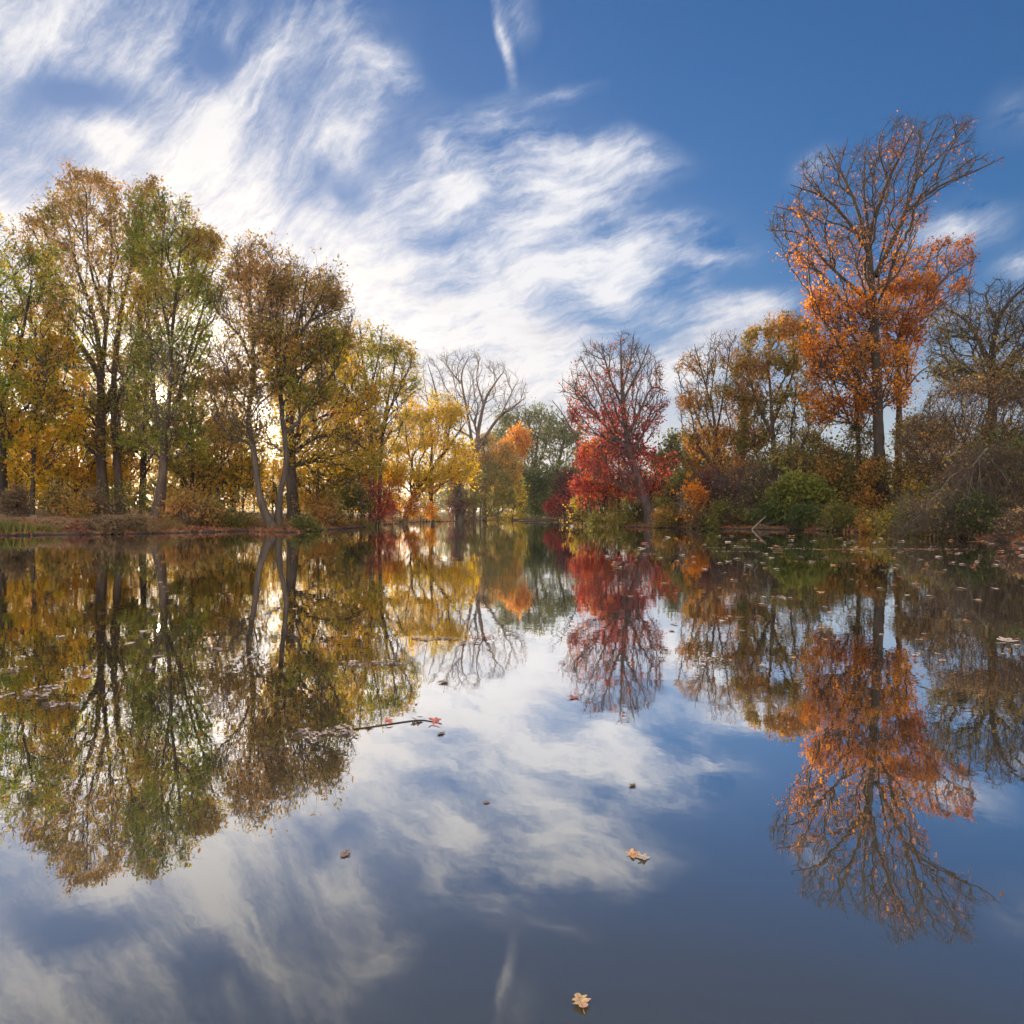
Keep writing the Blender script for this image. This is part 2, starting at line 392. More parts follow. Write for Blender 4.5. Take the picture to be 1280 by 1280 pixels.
L_OLIVE = leafmat('olive_leaves', [(0.0, (0.09, 0.105, 0.03)), (0.4, (0.17, 0.17, 0.045)), (0.7, (0.28, 0.22, 0.055)), (1.0, (0.40, 0.22, 0.06))])
L_RUSSET = leafmat('russet_olive_leaves', [(0.0, (0.20, 0.19, 0.04)), (0.35, (0.38, 0.27, 0.055)), (0.65, (0.48, 0.21, 0.065)), (1.0, (0.66, 0.31, 0.055))])
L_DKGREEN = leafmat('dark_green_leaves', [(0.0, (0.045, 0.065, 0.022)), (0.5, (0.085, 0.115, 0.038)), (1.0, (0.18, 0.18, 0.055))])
L_LIME = leafmat('bright_green_leaves', [(0.0, (0.11, 0.125, 0.028)), (0.5, (0.23, 0.235, 0.05)), (1.0, (0.38, 0.32, 0.06))])
L_FARGREEN = leafmat('far_green_leaves', [(0.0, (0.10, 0.12, 0.05)), (0.5, (0.16, 0.18, 0.07)), (1.0, (0.27, 0.25, 0.09))])  # dark green lightened and greyed: distance haze put into the leaf colour
L_DRY = leafmat('dry_brown_leaves', [(0.0, (0.12, 0.08, 0.045)), (0.5, (0.24, 0.155, 0.08)), (1.0, (0.36, 0.22, 0.10))])

# ---------------------------------------------------------------- plant generator
def inpoly(px, py, poly):
    ins = np.zeros(px.shape, bool); n = len(poly)
    for i in range(n):
        x0, y0 = poly[i]; x1, y1 = poly[(i + 1) % n]
        c = (y0 > py) != (y1 > py)
        ins ^= c & (px < x0 + (py - y0) / (y1 - y0 + 1e-12) * (x1 - x0))
    return ins

def row_extent(poly, py):
    lo = np.full(py.shape, 1e9); hi = np.full(py.shape, -1e9); n = len(poly)
    for i in range(n):
        x0, y0 = poly[i]; x1, y1 = poly[(i + 1) % n]
        c = (y0 > py) != (y1 > py)
        xi = x0 + (py - y0) / (y1 - y0 + 1e-12) * (x1 - x0)
        lo = np.where(c, np.minimum(lo, xi), lo); hi = np.where(c, np.maximum(hi, xi), hi)
    return lo, hi

def ragged(env, rg, amp=0.15):
    """no crown has a smooth outline: break the edges up at ever smaller sizes"""
    p = [np.array(q, float) for q in env]
    for lev in range(3):
        out = []
        for i in range(len(p)):
            a, b = p[i], p[(i + 1) % len(p)]; d = b - a; L = np.hypot(*d)
            out.append(a)
            if L > 9:
                nn = np.array([d[1], -d[0]]) / L
                out.append((a + b) / 2 + nn * rg.normal(0.02, amp) * min(L, 60) + d * rg.uniform(-.12, .12))
        p = out
    return [tuple(q) for q in p]

def sample_env(rg, env, n, Y, thick=0.8, gaps=0.0):
    """points through the volume of a crown whose outline from the pond is env"""
    ph = rg.uniform(0, 6.28, 6); ks = rg.uniform(.8, 1.25, 3) * (45 / Y if Y > 60 else 1) * 2.2
    e = np.array(env, float); out = []
    got = 0
    while got < n:
        px = rg.uniform(e[:, 0].min(), e[:, 0].max(), n * 2); py = rg.uniform(e[:, 1].min(), e[:, 1].max(), n * 2)
        k = inpoly(px, py, env); px, py = px[k], py[k]
        lo, hi = row_extent(env, py)
        s = (px - (lo + hi) / 2) / np.maximum((hi - lo) / 2, 1e-6)
        hw = np.minimum((hi - lo) / 2, (e[:, 1].max() - e[:, 1].min()) * 0.6) / F * Y
        dep = hw * thick * np.sqrt(np.clip(1 - s * s, 0, 1)) * rg.uniform(-1, 1, len(px))
        YY = Y + dep
        pts = np.stack([(px - CX) / F * YY, YY, CAMZ - (py - CY) / F * YY], -1)
        if gaps > 0:
            g = np.sin(pts[:, 0] * ks[0] + ph[0] + 1.3 * np.sin(pts[:, 2] * .7 + ph[3])) * np.sin(pts[:, 1] * ks[1] + ph[1]) + np.sin(pts[:, 2] * ks[2] + ph[2] + np.sin(pts[:, 0] * .9 + ph[4]))
            pts = pts[(g > -1.2 + 1.4 * gaps) | (rg.uniform(0, 1, len(pts)) < .12)]
        out.append(pts); got += len(pts)
    return np.concatenate(out)[:n]

def nrm(v):
    return v / np.maximum(np.linalg.norm(v, axis=-1, keepdims=True), 1e-9)

def frames(t):
    ref = np.where(np.abs(t[..., 2:3]) > 0.9, np.array([1.0, 0, 0]), np.array([0, 0, 1.0]))
    u = nrm(np.cross(t, ref)); v = np.cross(t, u)
    return u, v

def tubes(p, r, t, sides):
    """p (N,K,3) centre lines, r (N,K), t (N,K,3) -> verts, quads"""
    N, K = r.shape
    u, v = frames(nrm(p[:, -1] - p[:, 0])); u = np.repeat(u[:, None], K, 1); v = np.repeat(v[:, None], K, 1)
    a = np.arange(sides) / sides * 2 * np.pi
    ring = (u[:, :, None] * np.cos(a)[None, None, :, None] + v[:, :, None] * np.sin(a)[None, None, :, None]) * r[:, :, None, None]
    V = (p[:, :, None] + ring).reshape(-1, 3)
    base = (np.arange(N * K) * sides).reshape(N, K)
    i = np.arange(sides); j = (i + 1) % sides
    b0 = base[:, :-1, None]; b1 = base[:, 1:, None]
    Q = np.stack([b0 + i, b0 + j, b1 + j, b1 + i], -1).reshape(-1, 4)
    return V, Q

def catmull(pts, step):
    pts = np.asarray(pts, float); out = []
    ext = np.vstack([2 * pts[0] - pts[1], pts, 2 * pts[-1] - pts[-2]])
    for i in range(1, len(ext) - 2):
        p0, p1, p2, p3 = ext[i - 1], ext[i], ext[i + 1], ext[i + 2]
        n = max(2, int(np.linalg.norm(p2[:3] - p1[:3]) / step))
        s = np.linspace(0, 1, n, endpoint=False)[:, None]
        out.append(0.5 * (2 * p1 + (p2 - p0) * s + (2 * p0 - 5 * p1 + 4 * p2 - p3) * s ** 2 + (3 * p1 - p0 - 3 * p2 + p3) * s ** 3))
    out.append(pts[-1][None])
    return np.vstack(out)

def trunk_mesh(line, sides=10, rg=None, flare=0.6):
    p = line[:, :3]; r = line[:, 3].copy()
    z = p[:, 2] - p[0, 2]
    r = r * (1 + flare * np.exp(-np.maximum(z, 0) / (r[0] * 2.2 + 0.05)))
    t = nrm(np.gradient(p, axis=0))
    u = nrm(np.cross(t, np.array([0.0, 1.0, 0.12]))); v = np.cross(t, u)
    a = np.arange(sides) / sides * 2 * np.pi
    lob = 1 + 0.07 * np.sin(3 * a + 1.1)[None] + (0.06 * rg.standard_normal((len(p), sides)) if rg is not None else 0)
    V = p[:, None] + (u[:, None] * np.cos(a)[None, :, None] + v[:, None] * np.sin(a)[None, :, None]) * (r[:, None] * lob)[:, :, None]
    base = np.arange(len(p)) * sides; i = np.arange(sides); j = (i + 1) % sides
    Q = np.stack([base[:-1, None] + i, base[:-1, None] + j, base[1:, None] + j, base[1:, None] + i], -1).reshape(-1, 4)
    return V.reshape(-1, 3), Q

def leaf_quads(rg, c, d, L, droop=0.0):
    """pointed folded leaves at c, about along d"""
    n = len(c)
    d = nrm(d + rg.standard_normal((n, 3)) * 0.7 + np.array([0, 0, -droop]))
    nn = nrm(np.cross(d, rg.standard_normal((n, 3)))); s = np.cross(nn, d)
    ln = L * np.clip(rg.lognormal(-.08, .36, n), .35, 1.9)[:, None]; wd = ln * rg.uniform(0.26, 0.42, n)[:, None]
    lift = nn * wd * rg.uniform(0.1, 0.7, n)[:, None]
    mid = c + d * ln * 0.45
    V = np.stack([c, mid + s * wd + lift, c + d * ln, mid - s * wd + lift], 1).reshape(-1, 3)
    return V, np.arange(n * 4).reshape(n, 4)

PLANTS = 0
def plant(name, label, cat, Y, stems, env, n=900, thick=0.8, leaves=6000, leaf=0.18, lmat=None, bmat=None, r0=0.013, twigs=2.0, twig=0.55,
          leafw=None, clump=8, bf=0.35, group=None, seed=None, trunks=1, droop=0.25, up=0.9, spread=0.17, sprig=0.6, ground=True, rag=0.12, gaps=0.22):
    """stems: polylines of (px, py[, radius[, dY]]); the first `trunks` of them reach the ground as trunks, the others are limbs.
    env: crown outline(s) as seen from the pond, filled as a volume."""
    global PLANTS
    PLANTS += 1
    rg = np.random.default_rng(seed if seed is not None else 100 + PLANTS)
    lines = []
    for k, st in enumerate(stems):
        pts = []
        for q in st:
            YY = Y + (q[3] if len(q) > 3 else 0.0)
            pts.append(np.append(P(q[0], q[1], YY), q[2] if len(q) > 2 else np.nan))
        pts = np.array(pts)
        rr = pts[:, 3]
        if np.isnan(rr).any():
            known = np.where(~np.isnan(rr))[0]
            if len(known) == 0: rr[0] = 0.12 if k < trunks else 0.06; known = np.array([0])
            if known[-1] != len(rr) - 1: rr[-1] = rr[known[-1]] * 0.3; known = np.append(known, len(rr) - 1)
            rr = np.interp(np.arange(len(rr)), known, rr[known]); pts[:, 3] = rr
        if k < trunks and ground:
            gz = float(ground_z(pts[0, 0], pts[0, 1]))
            if pts[0, 2] > gz - 0.1: pts = np.vstack([[pts[0, 0], pts[0, 1], gz - 0.15, pts[0, 3]], pts]) if pts[0, 2] > gz + 0.5 else np.vstack([[*pts[0, :2], gz - 0.15, pts[0, 3]], pts[1:]])
            else: pts[0, 2] = gz - 0.15
            while len(pts) > 2 and pts[1, 2] < pts[0, 2] + 0.2: pts = np.delete(pts, 1, 0)
        elif k >= trunks:                           # a limb bends out of the plane of the picture as real ones do
            side = rg.uniform(-1, 1); f = np.linspace(0, 1, len(pts)) ** 1.3
            span = np.linalg.norm(pts[-1, :3] - pts[0, :3])
            sc = (Y + side * 0.35 * span * f) / Y
            pts[:, 0] *= sc; pts[:, 1] *= sc; pts[:, 2] = CAMZ + (pts[:, 2] - CAMZ) * sc
        lines.append(catmull(pts, 0.45 if Y < 70 else 0.8))
    base = lines[0][0, :3].copy(); base[2] += 0.15
    root = empty(name, base, label, cat, group)
    # ---- skeleton nodes from stems, then a greedy tree over crown points
    pos, par, rad_in = [], [], []
    for k, ln in enumerate(lines):
        start = len(pos)
        attach = -1
        if k >= trunks and pos:
            attach = int(np.argmin(np.linalg.norm(np.array(pos) - ln[0, :3], axis=1)))
        for i, q in enumerate(ln):
            if i == 0 and attach >= 0:
                continue
            pos.append(q[:3]); par.append(attach if len(pos) - 1 == start else len(pos) - 2)
            rad_in.append(q[3])
    ns = len(pos)
    envs = env if env and isinstance(env[0][0], (list, tuple)) else ([env] if env else [])
    envs = [ragged(e, rg, rag) for e in envs]
    areas = [abs(sum(e[i][0] * e[(i + 1) % len(e)][1] - e[(i + 1) % len(e)][0] * e[i][1] for i in range(len(e)))) for e in envs]
    A_ = [sample_env(rg, e, max(6, int(n * a / sum(areas))), Y, thick, gaps) for e, a in zip(envs, areas)]
    pts = np.concatenate(A_) if A_ else np.zeros((0, 3))
    gzz = ground_z(pts[:, 0], pts[:, 1]) if len(pts) else np.zeros(0)
    pts = pts[pts[:, 2] > gzz + 0.1]
    m = len(pts); T = ns + m
    POS = np.zeros((T, 3)); POS[:ns] = pos; PAR = np.full(T, -1); PAR[:ns] = par
    PATH = np.zeros(T); DIR = np.zeros((T, 3))
    for i in range(ns):
        if PAR[i] >= 0:
            PATH[i] = PATH[PAR[i]] + np.linalg.norm(POS[i] - POS[PAR[i]]); DIR[i] = nrm(POS[i] - POS[PAR[i]])
        else: DIR[i] = (0, 0, 1)
    best = np.full(m, 1e18); bpar = np.zeros(m, int); done = np.zeros(m, bool)
    low = np.array([ln[0, 2] for ln in lines[:trunks]]).min()
    def relax(j):
        nonlocal best, bpar
        v = pts - POS[j]; d = np.linalg.norm(v, axis=1) + 1e-6
        cosv = (v @ DIR[j]) / d
        cst = d * (1 + 0.55 * (1 - cosv) + up * np.clip(-v[:, 2] / d + 0.1, 0, 1)) + bf * PATH[j]
        k = (cst < best) & ~done
        best[k] = cst[k]; bpar[k] = j
    for j in range(ns):
        hgt = POS[j, 2] - low
        if hgt > 0.25 * (pts[:, 2].min() - low) if m else True: relax(j)
    if m and not np.isfinite(best).all(): relax(ns - 1)
    cnt = ns
    for _ in range(m):
        i = int(np.argmin(np.where(done, 1e19, best))); done[i] = True
        POS[cnt] = pts[i]; PAR[cnt] = bpar[i]
        e = POS[cnt] - POS[PAR[cnt]]
        PATH[cnt] = PATH[PAR[cnt]] + np.linalg.norm(e); DIR[cnt] = nrm(0.6 * nrm(e) + 0.4 * DIR[PAR[cnt]])
        relax(cnt); cnt += 1
    # ---- smooth the wanderings, then pipe-model radii
    kids = [[] for _ in range(T)]
    for i in range(T):
        if PAR[i] >= 0: kids[PAR[i]].append(i)
    tips = np.zeros(T)
    for i in range(T - 1, -1, -1):
        if not kids[i]: tips[i] = 1
        if PAR[i] >= 0: tips[PAR[i]] += tips[i]
    main = np.array([max(k, key=lambda q: tips[q]) if k else -1 for k in kids])
    for _ in range(2):
        new = POS.copy()
        k = (np.arange(T) >= ns) & (main >= 0)
        new[k] = 0.5 * POS[k] + 0.25 * (POS[PAR[k]] + POS[main[k]])
        POS = new
    tr = rad_in[0]
    ee = max(1.7, math.log(max(tips[0], 3)) / math.log(max(tr / r0, 1.6)))
    RAD = r0 * np.maximum(tips, 1) ** (1 / ee)
    RAD[:ns] = np.array(rad_in)
    for i in range(ns, T):
        RAD[i] = min(RAD[i], 0.85 * RAD[PAR[i]] if PAR[i] < ns else RAD[PAR[i]])
    for i in range(T):
        RAD[i] = max(RAD[i], r0)
    E = np.arange(ns, T)
    loc = np.array(root.location)
    VV, QQ, off = [], [], 0
    if len(E):
        a, b = POS[PAR[E]], POS[E]; L = np.linalg.norm(b - a, axis=1, keepdims=True)
        ed = nrm(b - a)
        t0 = nrm(0.5 * ed + 0.5 * DIR[PAR[E]]) * L
        nb = np.where((main[E] >= 0)[:, None], nrm(POS[np.maximum(main[E], 0)] - b), ed)
        t1 = nrm(ed + nb) * L
        K = 4
        s = np.linspace(0, 1, K)[None, :, None]
        C = (2 * s ** 3 - 3 * s ** 2 + 1) * a[:, None] + (s ** 3 - 2 * s ** 2 + s) * t0[:, None] + (-2 * s ** 3 + 3 * s ** 2) * b[:, None] + (s ** 3 - s ** 2) * t1[:, None]
        C[:, 1:-1] += rg.standard_normal((len(E), K - 2, 3)) * 0.055 * np.minimum(L, 1.2)[:, None]
        ra = np.minimum(RAD[PAR[E]], RAD[E] * 1.35); rb = RAD[E]
        R = ra[:, None] + (rb - ra)[:, None] * np.linspace(0, 1, K)[None]
        V, Q = tubes(C, R, None, 4); VV.append(V); QQ.append(Q + off); off += len(V)
    # twigs off every thin node
    thin = E[RAD[E] < max(0.035, r0 * 2.6)] if len(E) else np.arange(0, ns)
    if len(thin) == 0: thin = np.arange(ns // 2, ns)
    nt = int(len(thin) * twigs)
    tb = rg.choice(thin, nt) if nt else np.zeros(0, int)
    f = rg.uniform(0, 1, nt)[:, None]
    o0 = POS[tb] * (1 - f) + np.where((PAR[tb] >= 0)[:, None], POS[np.maximum(PAR[tb], 0)], POS[tb]) * f
    td = nrm(DIR[tb] * 0.9 + rg.standard_normal((nt, 3)) * 0.62 + np.array([0, 0, up * 0.25 - droop * 0.3]))
    tl = twig * rg.uniform(0.4, 1.3, nt)[:, None]
    bend = rg.standard_normal((nt, 3)) * 0.16 * tl + np.array([0, 0, 1.0]) * (0.12 * up - 0.15 * droop) * tl
    Ct = np.stack([o0, o0 + td * tl * 0.5 + bend * 0.3, o0 + td * tl + bend], 1)
    Rt = np.stack([np.full(nt, r0 * 0.75), np.full(nt, r0 * 0.6), np.full(nt, r0 * 0.3)], 1)
    if nt:
        V, Q = tubes(Ct, Rt, None, 3); VV.append(V); QQ.append(Q + off); off += len(V)
    # limbs given as polylines are part of the branch mesh too
    for ln in lines[trunks:]:
        V, Q = trunk_mesh(ln, 7, rg, 0.25); VV.append(V); QQ.append(Q + off); off += len(V)
    for ln in lines[:trunks]:
        V, Q = trunk_mesh(ln, 12 if ln[0, 3] > 0.1 else 7, rg, 0.3 if ln[0, 3] > 0.12 else 0.15)
        o = mesh_np('trunk' if ln[0, 3] > 0.07 else 'stem', V, Q, mat=bmat, smooth=True, parent=root, origin=loc)
    if VV:
        mesh_np('branches', np.concatenate(VV), np.concatenate(QQ), mat=bmat, smooth=True, parent=root, origin=loc)
    # ---- leaves in sprigs along the twigs
    if leaves and lmat:
        nc = max(1, int(leaves / clump))
        # candidate anchors: twig ends and thin nodes
        cand = np.concatenate([Ct[:, 2], Ct[:, 1], POS[thin]]) if nt else POS[thin]
        cdir = np.concatenate([td, td, DIR[thin]]) if nt else DIR[thin]
        px = cand[:, 0] / cand[:, 1] * F + CX; py = (CAMZ - cand[:, 2]) / cand[:, 1] * F + CY
        wgt = 1 - .96 * blob(px, py, 200, 495, 11, 11)      # the low sun burns through a thin spot in the crowns
        if leafw is not None: wgt = wgt * np.clip(leafw(px, py), 0, None) + 1e-9
        # patchiness: whole sprays are fuller or thinner than their neighbours
        ph = rg.uniform(0, 6.28, 3)
        wgt = wgt * np.clip(0.75 + 0.6 * np.sin(cand[:, 0] * 1.9 + ph[0]) * np.sin(cand[:, 1] * 1.7 + ph[1]) + 0.5 * np.sin(cand[:, 2] * 2.1 + ph[2]), 0.06, 2)
        pick = rg.choice(len(cand), nc, p=wgt / wgt.sum())
        c = np.repeat(cand[pick], clump, 0); dd = np.repeat(cdir[pick], clump, 0)
        c = c - dd * rg.uniform(-.1, sprig, (len(c), 1)) * twig + rg.standard_normal(c.shape) * spread
        gl_ = ground_z(c[:, 0], c[:, 1]); keep = c[:, 2] > np.maximum(gl_, 0.0) + 0.05
        c, dd = c[keep], dd[keep]
        V, Q = leaf_quads(rg, c, dd, leaf, droop)
        lm = lmat if isinstance(lmat, (list, tuple)) else [lmat]
        o = mesh_np('crown' if cat == 'tree' else 'foliage', V, Q, mat=lm[0], parent=root, origin=loc)
        if len(lm) > 1:                              # a second leaf colour where the tree has turned: lm = [mat, mat2, fn(px,py)->share]
            o.data.materials.append(lm[1])
            px = c[:, 0] / c[:, 1] * F + CX; py = (CAMZ - c[:, 2]) / c[:, 1] * F + CY
            mi = (rg.uniform(0, 1, len(c)) < lm[2](px, py)).astype(np.int32)
            if len(mi) == len(o.data.polygons): o.data.polygons.foreach_set('material_index', mi)
    return root

def blob(px, py, x, y, rx, ry):
    return np.exp(-(((px - x) / rx) ** 2 + ((py - y) / ry) ** 2))
# ================================================================ LEFT BANK
plant('oak_tree', 'dense green-brown oak cut off by the left edge of the photo', 'tree', 42,
      [[(2, 640, .32), (0, 520, .26), (-12, 400, .18), (-28, 300, .08)], [(0, 520, .14), (25, 430, .1), (40, 350, .05)], [(-8, 450, .14), (-60, 380, .08), (-95, 320, .05)]],
      [(-130, 290), (-60, 250), (0, 280), (48, 290), (84, 340), (92, 430), (70, 530), (0, 575), (-120, 560)],
      n=1600, leaves=34000, leaf=.145, twig=.75, sprig=.4, lmat=[L_OAK, L_GREEN, lambda px, py: 0.65 * blob(px, py, 10, 370, 70, 60) + 0.5 * blob(px, py, 30, 480, 50, 50)], bmat=BK_DARK, seed=11, spread=.17)
plant('oak_tree', 'slim orange-green oak sapling between the edge oak and the twin-trunked oak', 'tree', 41,
      [[(40, 640, .13), (43, 560, .11), (46, 480, .08), (44, 410, .04)]],
      [(10, 430), (70, 400), (100, 450), (95, 560), (60, 600), (10, 590)], n=500, leaves=6500, lmat=L_GOLD, bmat=BK_DARK, seed=12)
plant('oak_tree', 'tallest left-bank oak with two trunks and a bronze rounded top', 'tree', 45,
      [[(130, 640, .33), (126, 560, .28), (127, 500, .25), (125, 470, .22)], [(150, 640, .27), (146, 570, .22), (142, 490, .18), (150, 400, .13), (166, 320, .07), (172, 250, .03)],
       [(125, 470, .2), (102, 432, .15), (72, 390, .1), (44, 335, .05)], [(127, 470, .2), (118, 400, .14), (95, 330, .09), (80, 255, .04)],
       [(126, 468, .18), (134, 400, .13), (139, 320, .08), (138, 240, .03)], [(118, 400, .1), (85, 370, .07), (60, 310, .04)], [(134, 400, .1), (112, 330, .06), (108, 240, .03)],
       [(142, 480, .14), (128, 520, .08), (90, 500, .05), (60, 505, .03)]],
      [(32, 320), (45, 265), (75, 222), (125, 217), (150, 240), (192, 228), (208, 258), (213, 330), (203, 420), (192, 500), (180, 555), (120, 570), (70, 550), (38, 450)],
      n=2200, leaves=34000, leaf=.145, twig=.8, sprig=.4, up=.55, lmat=[L_BROWN, L_OAK, lambda px, py: np.clip((py - 300) / 140, 0.1, 0.9)], bmat=BK_WARM, seed=13, trunks=2, thick=.7, spread=.17,
      leafw=lambda px, py: 0.55 + 0.8 * np.clip((330 - py) / 100, 0, 1) + .5 * blob(px, py, 60, 400, 40, 60))
plant('oak_tree', 'green-topped oak with the low sun shining through its fork', 'tree', 40,
      [[(196, 652, .33), (203, 600, .24), (205, 560, .21), (204, 534, .19)], [(204, 538, .14), (194, 508, .125), (189, 440, .1), (182, 360, .07), (177, 275, .03)],
       [(204, 538, .14), (211, 505, .125), (214, 430, .1), (222, 350, .07), (229, 280, .03)], [(205, 540, .12), (222, 500, .1), (238, 435, .08), (254, 385, .06), (268, 330, .03)],
       [(214, 520, .08), (238, 470, .06), (266, 415, .03)], [(203, 540, .09), (176, 500, .06), (162, 470, .03)], [(213, 430, .09), (202, 360, .06), (206, 270, .03)]],
      [(164, 300), (180, 238), (215, 258), (250, 275), (275, 308), (279, 370), (266, 430), (262, 540), (225, 575), (170, 560), (158, 420)],
      n=1650, leaves=25000, leaf=.145, twig=.8, sprig=.4, up=.55, lmat=[L_GREEN, L_BROWN, lambda px, py: np.clip(0.35 + (300 - py) / 150 + (px - 240) / 120, 0.1, 0.75)], bmat=BK_WARM, seed=14, thick=.7, spread=.17,
      leafw=lambda px, py: 0.9 + blob(px, py, 190, 330, 30, 50) + blob(px, py, 250, 330, 30, 50) - .6 * blob(px, py, 201, 495, 20, 20))
plant('oak_tree', 'dark olive-leaved oak standing behind the sunlit fork', 'tree', 52,
      [[(178, 630, .24), (180, 560, .2), (183, 500, .15), (188, 430, .06)]],
      [(140, 440), (180, 420), (225, 450), (235, 540), (200, 590), (150, 580)], n=600, leaves=8000, lmat=L_OLIVE, bmat=BK_DARK, seed=15,
      leafw=lambda px, py: 1 - .6 * blob(px, py, 201, 495, 20, 20))
plant('oak_tree', 'slender oak with a curved grey trunk leaning left from the bank point', 'tree', 38.5,
      [[(342, 657, .27), (326, 625, .19), (318, 570, .155), (311, 520, .135), (317, 470, .12), (314, 400, .09), (312, 340, .05), (314, 305, .03)],
       [(317, 460, .08), (300, 420, .06), (280, 400, .045), (268, 385, .02)], [(315, 440, .07), (330, 380, .05), (345, 330, .025)], [(313, 380, .06), (298, 340, .04), (292, 312, .02)],
       [(318, 490, .06), (345, 470, .04), (352, 450, .02)], [(314, 520, .06), (290, 490, .04), (282, 450, .03)]],
      [(266, 360), (288, 312), (315, 298), (345, 310), (354, 350), (347, 420), (342, 500), (318, 560), (275, 550), (256, 470), (275, 420)],
      n=1250, leaves=12000, leaf=.14, twig=.75, sprig=.4, up=.6, lmat=L_BROWN, bmat=BK_GREY, seed=16, thick=.8, spread=.24, leafw=lambda px, py: .5 + blob(px, py, 310, 330, 25, 40) + blob(px, py, 290, 470, 30, 30) + blob(px, py, 330, 410, 20, 40))
plant('oak_tree', 'crooked grey-stemmed oak rising beside the curved trunk with a rust-brown crown', 'tree', 38.9,
      [[(347, 657, .22), (350, 620, .16), (358, 575, .145), (353, 520, .13), (351, 475, .12), (362, 440, .1), (386, 402, .07), (405, 365, .04)],
       [(352, 480, .08), (344, 430, .06), (350, 380, .04), (362, 335, .02)], [(370, 425, .08), (378, 380, .05), (385, 340, .025)], [(386, 402, .06), (412, 390, .04), (436, 385, .02)],
       [(356, 455, .06), (330, 440, .045), (318, 415, .03)], [(362, 440, .08), (398, 430, .05), (425, 415, .025)]],
      [(330, 400), (340, 340), (362, 318), (380, 335), (402, 335), (425, 358), (443, 390), (432, 430), (412, 500), (372, 530), (335, 480)],
      n=1500, leaves=15500, leaf=.14, twig=.8, sprig=.4, up=.5, lmat=[L_BROWN, L_OAK, lambda px, py: np.clip((py - 380) / 100, .05, .8)], bmat=BK_GREY, seed=17, thick=.75, spread=.17)
plant('oak_tree', 'straight stout oak behind the two grey stems with arching side boughs', 'tree', 46,
      [[(367, 636, .38), (364, 600, .33), (362, 550, .32), (365, 490, .27), (368, 430, .16), (372, 390, .06)],
       [(366, 568, .15), (392, 548, .13), (430, 546, .1), (470, 570, .05)], [(367, 548, .12), (396, 524, .1), (432, 515, .06), (462, 522, .03)],
       [(365, 480, .14), (395, 450, .1), (420, 425, .05)], [(364, 500, .14), (340, 470, .1), (322, 440, .05)]],
      [(330, 470), (345, 400), (400, 405), (440, 430), (470, 480), (482, 570), (450, 610), (400, 600), (345, 570)],
      n=1200, leaves=15500, leaf=.155, twig=.8, up=.5, lmat=[L_YELGRN, L_GOLD, lambda px, py: .3 + .6 * blob(px, py, 420, 500, 40, 40)], bmat=BK_GREY, seed=18, thick=.7)
plant('oak_tree', 'green and brown oak with several thin stems left of the yellow tree', 'tree', 54,
      [[(465, 648, .26), (464, 560, .19), (460, 500, .15), (452, 440, .07), (450, 405, .03)], [(474, 646, .17), (477, 560, .13), (485, 500, .1), (497, 440, .05)], [(452, 646, .12), (448, 580, .1), (440, 500, .06)],
       [(462, 520, .1), (440, 470, .07), (426, 430, .03)], [(480, 530, .08), (500, 480, .06), (518, 455, .025)], [(461, 500, .08), (472, 450, .05), (478, 410, .025)]],
      [(412, 445), (428, 405), (450, 402), (475, 410), (510, 430), (523, 465), (508, 525), (485, 570), (430, 580)],
      n=1300, leaves=14500, leaf=.155, twig=.8, sprig=.4, up=.6, lmat=[L_OAK, L_YELGRN, lambda px, py: np.clip((py - 430) / 130, .05, .8)], bmat=BK_WARM, seed=19, trunks=3, thick=.75,
      leafw=lambda px, py: 1.2 - .9 * blob(px, py, 490, 510, 40, 40))
plant('maple_tree', 'bright yellow tree with a dark trunk leaning right over the water', 'tree', 68,
      [[(504, 651, .3), (517, 622, .24), (532, 597, .2), (556, 565, .15), (582, 528, .05)], [(541, 648, .2), (538, 600, .16), (540, 550, .1), (535, 510, .04)],
       [(525, 610, .12), (512, 570, .08), (506, 530, .04)], [(560, 560, .1), (562, 520, .06), (560, 495, .03)]],
      [(484, 612), (486, 565), (494, 530), (508, 500), (538, 489), (564, 494), (580, 515), (586, 548), (592, 580), (588, 615), (570, 600), (545, 618), (515, 622)],
      n=1300, rag=.2, gaps=.4, twig=.8, leaves=20000, leaf=.2, lmat=[L_YELLOW, L_YELGRN, lambda px, py: .35 + .4 * blob(px, py, 560, 500, 25, 25)], bmat=BK_DARK, seed=20, trunks=2, thick=.8, spread=.3,
      leafw=lambda px, py: 1.0 - .5 * blob(px, py, 520, 640, 60, 24))
plant('bare_tree', 'leafless tree with wide fanning limbs above the yellow tree', 'tree', 88,
      [[(590, 642, .5), (592, 600, .4), (594, 560, .33)], [(594, 562, .25), (605, 505, .2), (617, 482, .13), (630, 464, .05)], [(594, 566, .25), (622, 524, .18), (640, 510, .1), (657, 497, .04)],
       [(593, 568, .22), (583, 510, .16), (577, 470, .1), (586, 446, .04)], [(580, 580, .2), (552, 530, .15), (545, 490, .1), (535, 455, .04)], [(605, 505, .14), (596, 475, .08), (600, 446, .03)], [(577, 480, .1), (562, 462, .06), (556, 448, .03)],
       [(626, 520, .1), (640, 490, .06), (648, 475, .03)]],
      [(518, 488), (525, 450), (550, 444), (590, 438), (615, 448), (637, 460), (660, 492), (648, 515), (615, 520), (590, 545), (560, 530)],
      n=900, leaves=500, leaf=.16, lmat=L_DRY, bmat=BK_PURP, seed=21, twigs=3.0, twig=.9, r0=.015, bf=.3)

